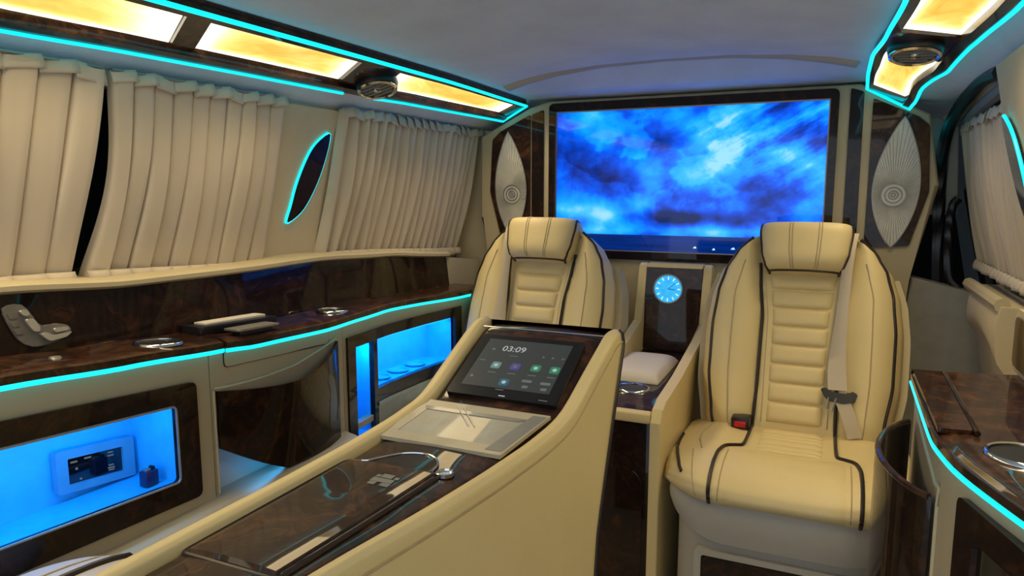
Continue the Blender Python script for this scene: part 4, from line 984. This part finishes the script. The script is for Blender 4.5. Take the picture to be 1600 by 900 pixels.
sc_ = [(-0.545, 0.724), (-0.536, 0.728), (-0.525, 0.742), (-0.505, 0.762), (-0.480, 0.770), (-0.458, 0.764), (-0.444, 0.748), (-0.440, 0.724)]
scp = spline([(a, b, 0) for a, b in sc_], 4)
prism('finger_scoop', [(p.x, p.y) for p in scp], CM, -0.002, 0.0016, 'burl_dark', ctr, 0.0005)
tube('scoop_edge', [CM(p.x, p.y, 0.0022) for p in scp], 0.0016, 'chrome', ctr)
lathe('lid_catch', [(0.0, 0.002), (0.009, 0.002), (0.010, 0.0045), (0.012, 0.004), (0.012, 0.0)], CM(-0.422, 0.728, 0.001), (0, 0, 1), 'chrome', ctr, 16)
for (dx, dy, w, h) in ((0, 0, 0.030, 0.010), (0, 0.012, 0.016, 0.010), (-0.008, -0.010, 0.010, 0.008), (0.010, -0.010, 0.012, 0.008), (-0.012, 0.010, 0.006, 0.006), (0.014, 0.010, 0.006, 0.006)):
    prism('emblem', [(-0.477 + dx - w / 2, 0.673 + dy - h / 2), (-0.477 + dx + w / 2, 0.673 + dy - h / 2), (-0.477 + dx + w / 2, 0.673 + dy + h / 2), (-0.477 + dx - w / 2, 0.673 + dy + h / 2)], CM, 0.0048, 0.0055, 'greyplastic', ld)
# glass tray
gy0, gy1 = 0.800, 0.938
def gx(y, t): return -0.576 + (cxr(y) - RW - 0.008 + 0.576) * t
gq = [(gx(gy0, 0), gy0), (gx(gy0, 1), gy0), (gx(gy1, 1), gy1), (gx(gy1, 0), gy1)]
gi = [(gx(gy0, 0.10), gy0 + 0.026), (gx(gy0, 0.86), gy0 + 0.026), (gx(gy1, 0.88), gy1 - 0.024), (gx(gy1, 0.09), gy1 - 0.024)]
M['trayframe'] = plain('tray_cream', (0.50, 0.45, 0.34), 0.45, coat=0.1)
M['traytop'] = plain('tray_glass', (0.42, 0.40, 0.34), 0.35, coat=0.35)
M['traygrey'] = plain('tray_grey_film', (0.26, 0.255, 0.23), 0.3, coat=0.35)
CF = lambda x, y, d: (x, y, ctz(y) + d)
tf = ring('tray_frame', subdiv(gq, 0.05), subdiv(gi, 0.05) if len(subdiv(gi, 0.05)) == len(subdiv(gq, 0.05)) else gi, CF, -0.002, 0.0035, 'trayframe', ctr) if len(subdiv(gi, 0.05)) == len(subdiv(gq, 0.05)) else ring('tray_frame', gq, gi, CF, -0.002, 0.0035, 'trayframe', ctr)
prism('tray_glass', gi, CF, -0.002, 0.0028, 'traytop', ctr)
prism('tray_film', [(gx(gy0, 0.86), gy0 + 0.010), (gx(gy0, 0.985), gy0 + 0.010), (gx(gy1, 0.985), gy1 - 0.006), (gx(gy1, 0.88), gy1 - 0.006)], CF, 0.003, 0.0042, 'traygrey', ctr)
prism('tray_film', [(gx(gy0, 0.09), gy1 - 0.030), (gx(gy0, 0.88), gy1 - 0.030), (gx(gy1, 0.88), gy1 - 0.020), (gx(gy1, 0.05), gy1 - 0.020)], CF, 0.003, 0.0042, 'traygrey', ctr)
for x0 in (-0.515, -0.505):
    sweep('pen_line', [CF(x0, 0.930, 0.0042), CF(x0 + 0.050, 0.872, 0.0042)], [(-0.0007, 0), (0.0007, 0), (0.0007, 0.0006), (-0.0007, 0.0006)], 'white', ctr)
# tablet
y0t, y1t = 0.962, 1.103
pA = Vector((0, y0t, ctz(y0t))); pB = Vector((0, y1t, ctz(y1t))); tv_ = (pB - pA).normalized(); tn = Vector((0, -tv_.z, tv_.y))
Lt = (pB - pA).length
TO = pA + tn * 0.0
tab = thing('tablet', 'black tablet showing clock 03:09 and app icons on the console slope', 'tablet', tuple(TO + Vector((-0.46, 0, 0))))
TXL, TXR = -0.553, -0.364
def TB(a, b, d): return tuple(Vector((a, 0, 0)) + TO + tv_ * b + tn * d)
prism('body', rpoly([(TXL, 0.0), (TXR, 0.0), (TXR, Lt), (TXL, Lt)], 0.006), TB, -0.003, 0.006, 'tabletblack', tab, 0.0015)
sx0, sx1, sy0, sy1 = TXL + 0.018, TXR - 0.018, 0.022, Lt - 0.012
scn = prism('display', [(sx0, sy0), (sx1, sy0), (sx1, sy1), (sx0, sy1)], TB, 0.006, 0.0064, 'scrbg', tab)
def spt(a, b): return sx0 + (sx1 - sx0) * a, sy0 + (sy1 - sy0) * b
def icon(nm, a, b, w, h, mat, r=0.003, d=0.0064):
    x, y = spt(a, b); return prism(nm, rpoly([(x - w / 2, y - h / 2), (x + w / 2, y - h / 2), (x + w / 2, y + h / 2), (x - w / 2, y + h / 2)], r, 3), TB, d, d + 0.0003, mat, scn)
for a, b, m_ in ((0.26, 0.44, 'iconteal'), (0.485, 0.45, 'iconviolet'), (0.72, 0.46, 'icongreen'), (0.935, 0.46, 'icongreen'), (0.46, 0.12, 'iconblue')):
    icon('app_icon', a, b, 0.0165, 0.0165, m_, 0.004)
    icon('icon_glyph', a, b, 0.007, 0.007, 'iconwhite' if m_ != 'iconviolet' else 'icongrey', 0.003, 0.0067)
    icon('icon_caption', a, b - 0.15, 0.014, 0.0016, 'icongrey', 0.0005)
for a, b in ((0.70, 0.13), (0.91, 0.12)):
    icon('app_icon', a, b + 0.06, 0.017, 0.006, 'icongrey', 0.002); icon('app_icon', a + 0.01, b - 0.05, 0.010, 0.006, 'icongrey', 0.002)
for a, b in ((0.12, 0.77), (0.06, 0.18)): icon('status_dot', a, b, 0.0055, 0.0055, 'icongrey', 0.0027)
icon('icon_caption', 0.07, 0.52, 0.010, 0.0018, 'icongrey', 0.0005); icon('icon_caption', 0.40, 0.66, 0.014, 0.0014, 'icongrey', 0.0004)
for a in (0.74, 0.85, 0.965):
    x, y = spt(a, 0.70)
    prism('media_key', [(x - 0.002, y - 0.0025), (x + 0.003, y), (x - 0.002, y + 0.0025)], TB, 0.0064, 0.0067, 'icongrey', scn)
def TMx(a, b, d):
    m = Matrix((Vector((1, 0, 0)), tv_, tn)).transposed().to_4x4(); m.translation = Vector(TB(a, b, d)); return m
x, y = spt(0.36, 0.80); text('clock_digits', '03:09', 0.0195, TMx(x, y, 0.0066), 'iconwhite', tab)
icon('brand_mark', 0.52, -0.135, 0.011, 0.0018, 'iconwhite', 0.0006, 0.0061); icon('brand_mark', 0.97, -0.125, 0.015, 0.0014, 'icongrey', 0.0004, 0.0061)

# ================================================================== right side cabinet
RE = [(0.30, 0.30), (0.55, 0.28), (0.70, 0.240), (0.825, 0.193), (0.89, 0.170), (0.953, 0.150), (1.048, 0.137), (1.2, 0.139), (1.40, 0.142)]
def re_(y): return smt(RE, y, 0.03)
RZ = 0.716
wt = pad('worktop', lambda u, v: (re_(0.30 + 1.10 * v) + (0.335 - re_(0.30 + 1.10 * v)) * u, 0.30 + 1.10 * v + 0.045 * u, RZ + 0.020 - (0.006 if u < 0.02 else 0)), lambda u, v: (re_(0.30 + 1.10 * v) + (0.335 - re_(0.30 + 1.10 * v)) * u, 0.30 + 1.10 * v + 0.045 * u, RZ + 0.004), 10, 50, 'burl', None, ang=40)
tag(wt, 'burl worktop of the right side cabinet with a narrow lid', 'worktop')
tube('led_strip', [(re_(0.30 + 1.10 * i / 50) + 0.001, 0.30 + 1.10 * i / 50, RZ - 0.001) for i in range(51)], 0.0030, 'cyan', wt)
RT = RZ + 0.020
prism('lid', rpoly([(0.142, 1.045), (0.182, 1.050), (0.186, 1.375), (0.142, 1.372)], 0.004), MAPZ, RT - 0.001, RT + 0.006, 'burl', wt, 0.002)
tube('lid_frame', [(0.139, 1.376, RT + 0.004), (0.190, 1.380, RT + 0.004), (0.186, 1.045, RT + 0.004)], 0.004, 'burl_dark', wt)
cup_ring('chrome-rimmed cup holder in the right worktop near the picture edge', 0.226, 0.985, 0.043, RT + 0.0005)
RFc = lambda y, z, d: (re_(y) + 0.008 - d, y, z)
rcab = thing('side_cabinet', 'cream cabinet under the right worktop with burl pocket and framed panel', 'cabinet', (0.22, 1.0, 0.0))
mboxes('face_panel', [(0.30, 1.385, 0.0, RZ + 0.004, -0.02, 0.0)], RFc, 'cabinet', rcab, 0.03)
box('end_panel', 0.150, 0.335, 1.36, 1.39, 0.0, RZ + 0.002, 'cabinet', rcab, 0.003)
ring('panel_frame', subdiv(rpoly([(0.50, 0.30), (0.945, 0.30), (0.945, 0.693), (0.50, 0.693)], 0.012, 4), 0.5), subdiv(rpoly([(0.55, 0.34), (0.905, 0.34), (0.905, 0.655), (0.55, 0.655)], 0.010, 4), 0.5), RFc, -0.004, 0.008, 'burl_dark', rcab, 0.002)
mboxes('burl_panel', [(0.54, 0.915, 0.33, 0.665, -0.006, 0.002)], RFc, 'blackgloss', rcab, 0.03)
def rp(u, v, off=0.0):
    y = 1.355 - 0.315 * u; b = 0.014 + 0.052 * math.sin(math.pi * min(1, u * 1.0)) ** 0.75
    z = 0.05 + (0.652 + 0.004 * math.cos(math.pi * u) - 0.05) * v; return RFc(y, z, b - off)
pad('pocket', lambda u, v: rp(u, v), lambda u, v: rp(u, v, 0.008), 24, 12, 'burl_dark', rcab, ang=50)
tube('pocket_rim', [rp(i / 24, 1.0, 0.004) for i in range(25)], 0.0048, 'burl', rcab)
tube('pocket_piping', [RFc(1.365, 0.70, 0.0), RFc(1.34, 0.685, 0.001), RFc(1.20, 0.675, 0.001), RFc(1.05, 0.664, 0.001), RFc(1.032, 0.64, 0.001), RFc(1.030, 0.35, 0.001)], 0.003, 'cream_trim', rcab, sm=4)
# upstand at the right edge
ru = thing('side_upstand', 'burl panel in cream frame at the right edge above the right worktop', 'panel', (0.32, 1.3, RT))
UX = lambda y, z, d: (0.306 + 0.12 * (z - RT) * -0.0 - d, y, z)
prism('cream_frame', rpoly([(0.55, RT + 0.0005), (1.49, RT + 0.0005), (1.49, 0.846), (0.55, 0.846)], 0.012), UX, -0.03, 0.0, 'cream_trim', ru, 0.003)
prism('burl_panel', rpoly([(0.58, RT + 0.012), (1.472, RT + 0.012), (1.472, 0.834), (0.58, 0.834)], 0.010), UX, -0.004, 0.004, 'burl', ru, 0.002)

# ================================================================== sliding door on the right
dcard = thing('door_card', 'padded cream door card below the right curtain', 'door card', (0.42, 2.0, 0.30))
def dc(u, v, off=0.0):
    y = 1.815 + 0.45 * u; z = 0.30 + 0.50 * v
    bul = 0.030 * (1 - abs(2 * v - 1) ** 4) - 0.035 * max(0, (u - 0.8) / 0.2) ** 2
    step = 0.022 * (1 / (1 + math.exp(-(z - 0.66 - 0.05 * math.sin(u * 3)) * 120)))
    return (wr(z) - 0.026 - bul - step + off, y, z)
pad('panel', lambda u, v: dc(u, v), lambda u, v: dc(u, v, 0.07), 30, 40, 'wallsuede', dcard, ang=70)
tube('top_roll', [(wr(0.80) - 0.045, 1.83 + 0.42 * i / 10, 0.802) for i in range(11)], 0.016, 'cream_trim', dcard)
# dark seal arch, curtain rail cover and pillar trim ahead of the bulkhead
seal = tube('door_seal', [(0.305, 2.46, 0.72), (0.292, 2.47, 0.95), (0.285, 2.46, 1.13), (0.290, 2.42, 1.225), (0.296, 2.32, 1.272), (0.302, 2.16, 1.300), (0.306, 2.02, 1.312), (0.312, 1.86, 1.305)], 0.017, 'black', None, sm=6)
tag(seal, 'black rubber seal arching over the sliding door at right', 'door seal')
cov = tube('curtain_cover', [(0.335, 2.42, 1.243), (0.332, 2.2, 1.262), (0.330, 1.9, 1.276), (0.330, 1.7, 1.278)], 0.018, 'greyplastic', None, sm=5)
tag(cov, 'grey rounded cover over the rail of the right curtain', 'rail cover')
pil = struct(mboxes('trim_4', [(2.44, 3.05, 0.0, 1.0, -0.10, -0.05), (2.44, 3.05, 1.0, 1.30, -0.10, -0.05)], WR, 'bluegrey', None, 0.2), 'blue grey pillar trim ahead of the bulkhead')
hdl = thing('grab_handle', 'black grab handle on the pillar between bulkhead and right curtain', 'handle', (0.35, 2.45, 0.75))
prism('plate', rpoly([(2.45, 0.745), (2.52, 0.735), (2.58, 0.80), (2.62, 1.06), (2.50, 1.06)], 0.03), lambda y, z, d: (wr(z) + 0.045 - d, y, z), 0.0, 0.02, 'black', hdl, 0.004)
tube('grip', [(0.335, 2.45, 1.03), (0.320, 2.45, 1.00), (0.318, 2.445, 0.90), (0.326, 2.44, 0.80), (0.350, 2.43, 0.765)], 0.012, 'black', hdl, sm=5)

pl5 = prism('trim_5', [(0.19, 0.0), (0.47, 0.0), (0.45, 0.74), (0.385, 0.76), (0.30, 0.78), (0.22, 0.80), (0.20, 0.60)], MAPY, 2.455, 2.37, 'pillargrey', None, 0.006)
struct(pl5, 'grey lower pillar cover right of the bulkhead')
pl6 = prism('trim_6', [(0.25, 0.98), (0.34, 0.98), (0.325, 1.24), (0.27, 1.27), (0.24, 1.27)], MAPY, 2.50, 2.475, 'pillargrey', None, 0.004)
struct(pl6, 'upper pillar cover right of the bulkhead')
tube('led_strip', [(0.245, 2.425, 1.24), (0.262, 2.425, 1.08)], 0.004, 'cyan', pl6)
pl7 = prism('trim_7', [(-1.36, 0.55), (-1.15, 0.55), (-1.15, 1.27), (-1.235, 1.28), (-1.27, 1.05), (-1.33, 0.80)], MAPY, 2.43, 2.40, 'wallsuede', None, 0.004)
struct(pl7, 'cream pillar cover between left curtain and bulkhead')
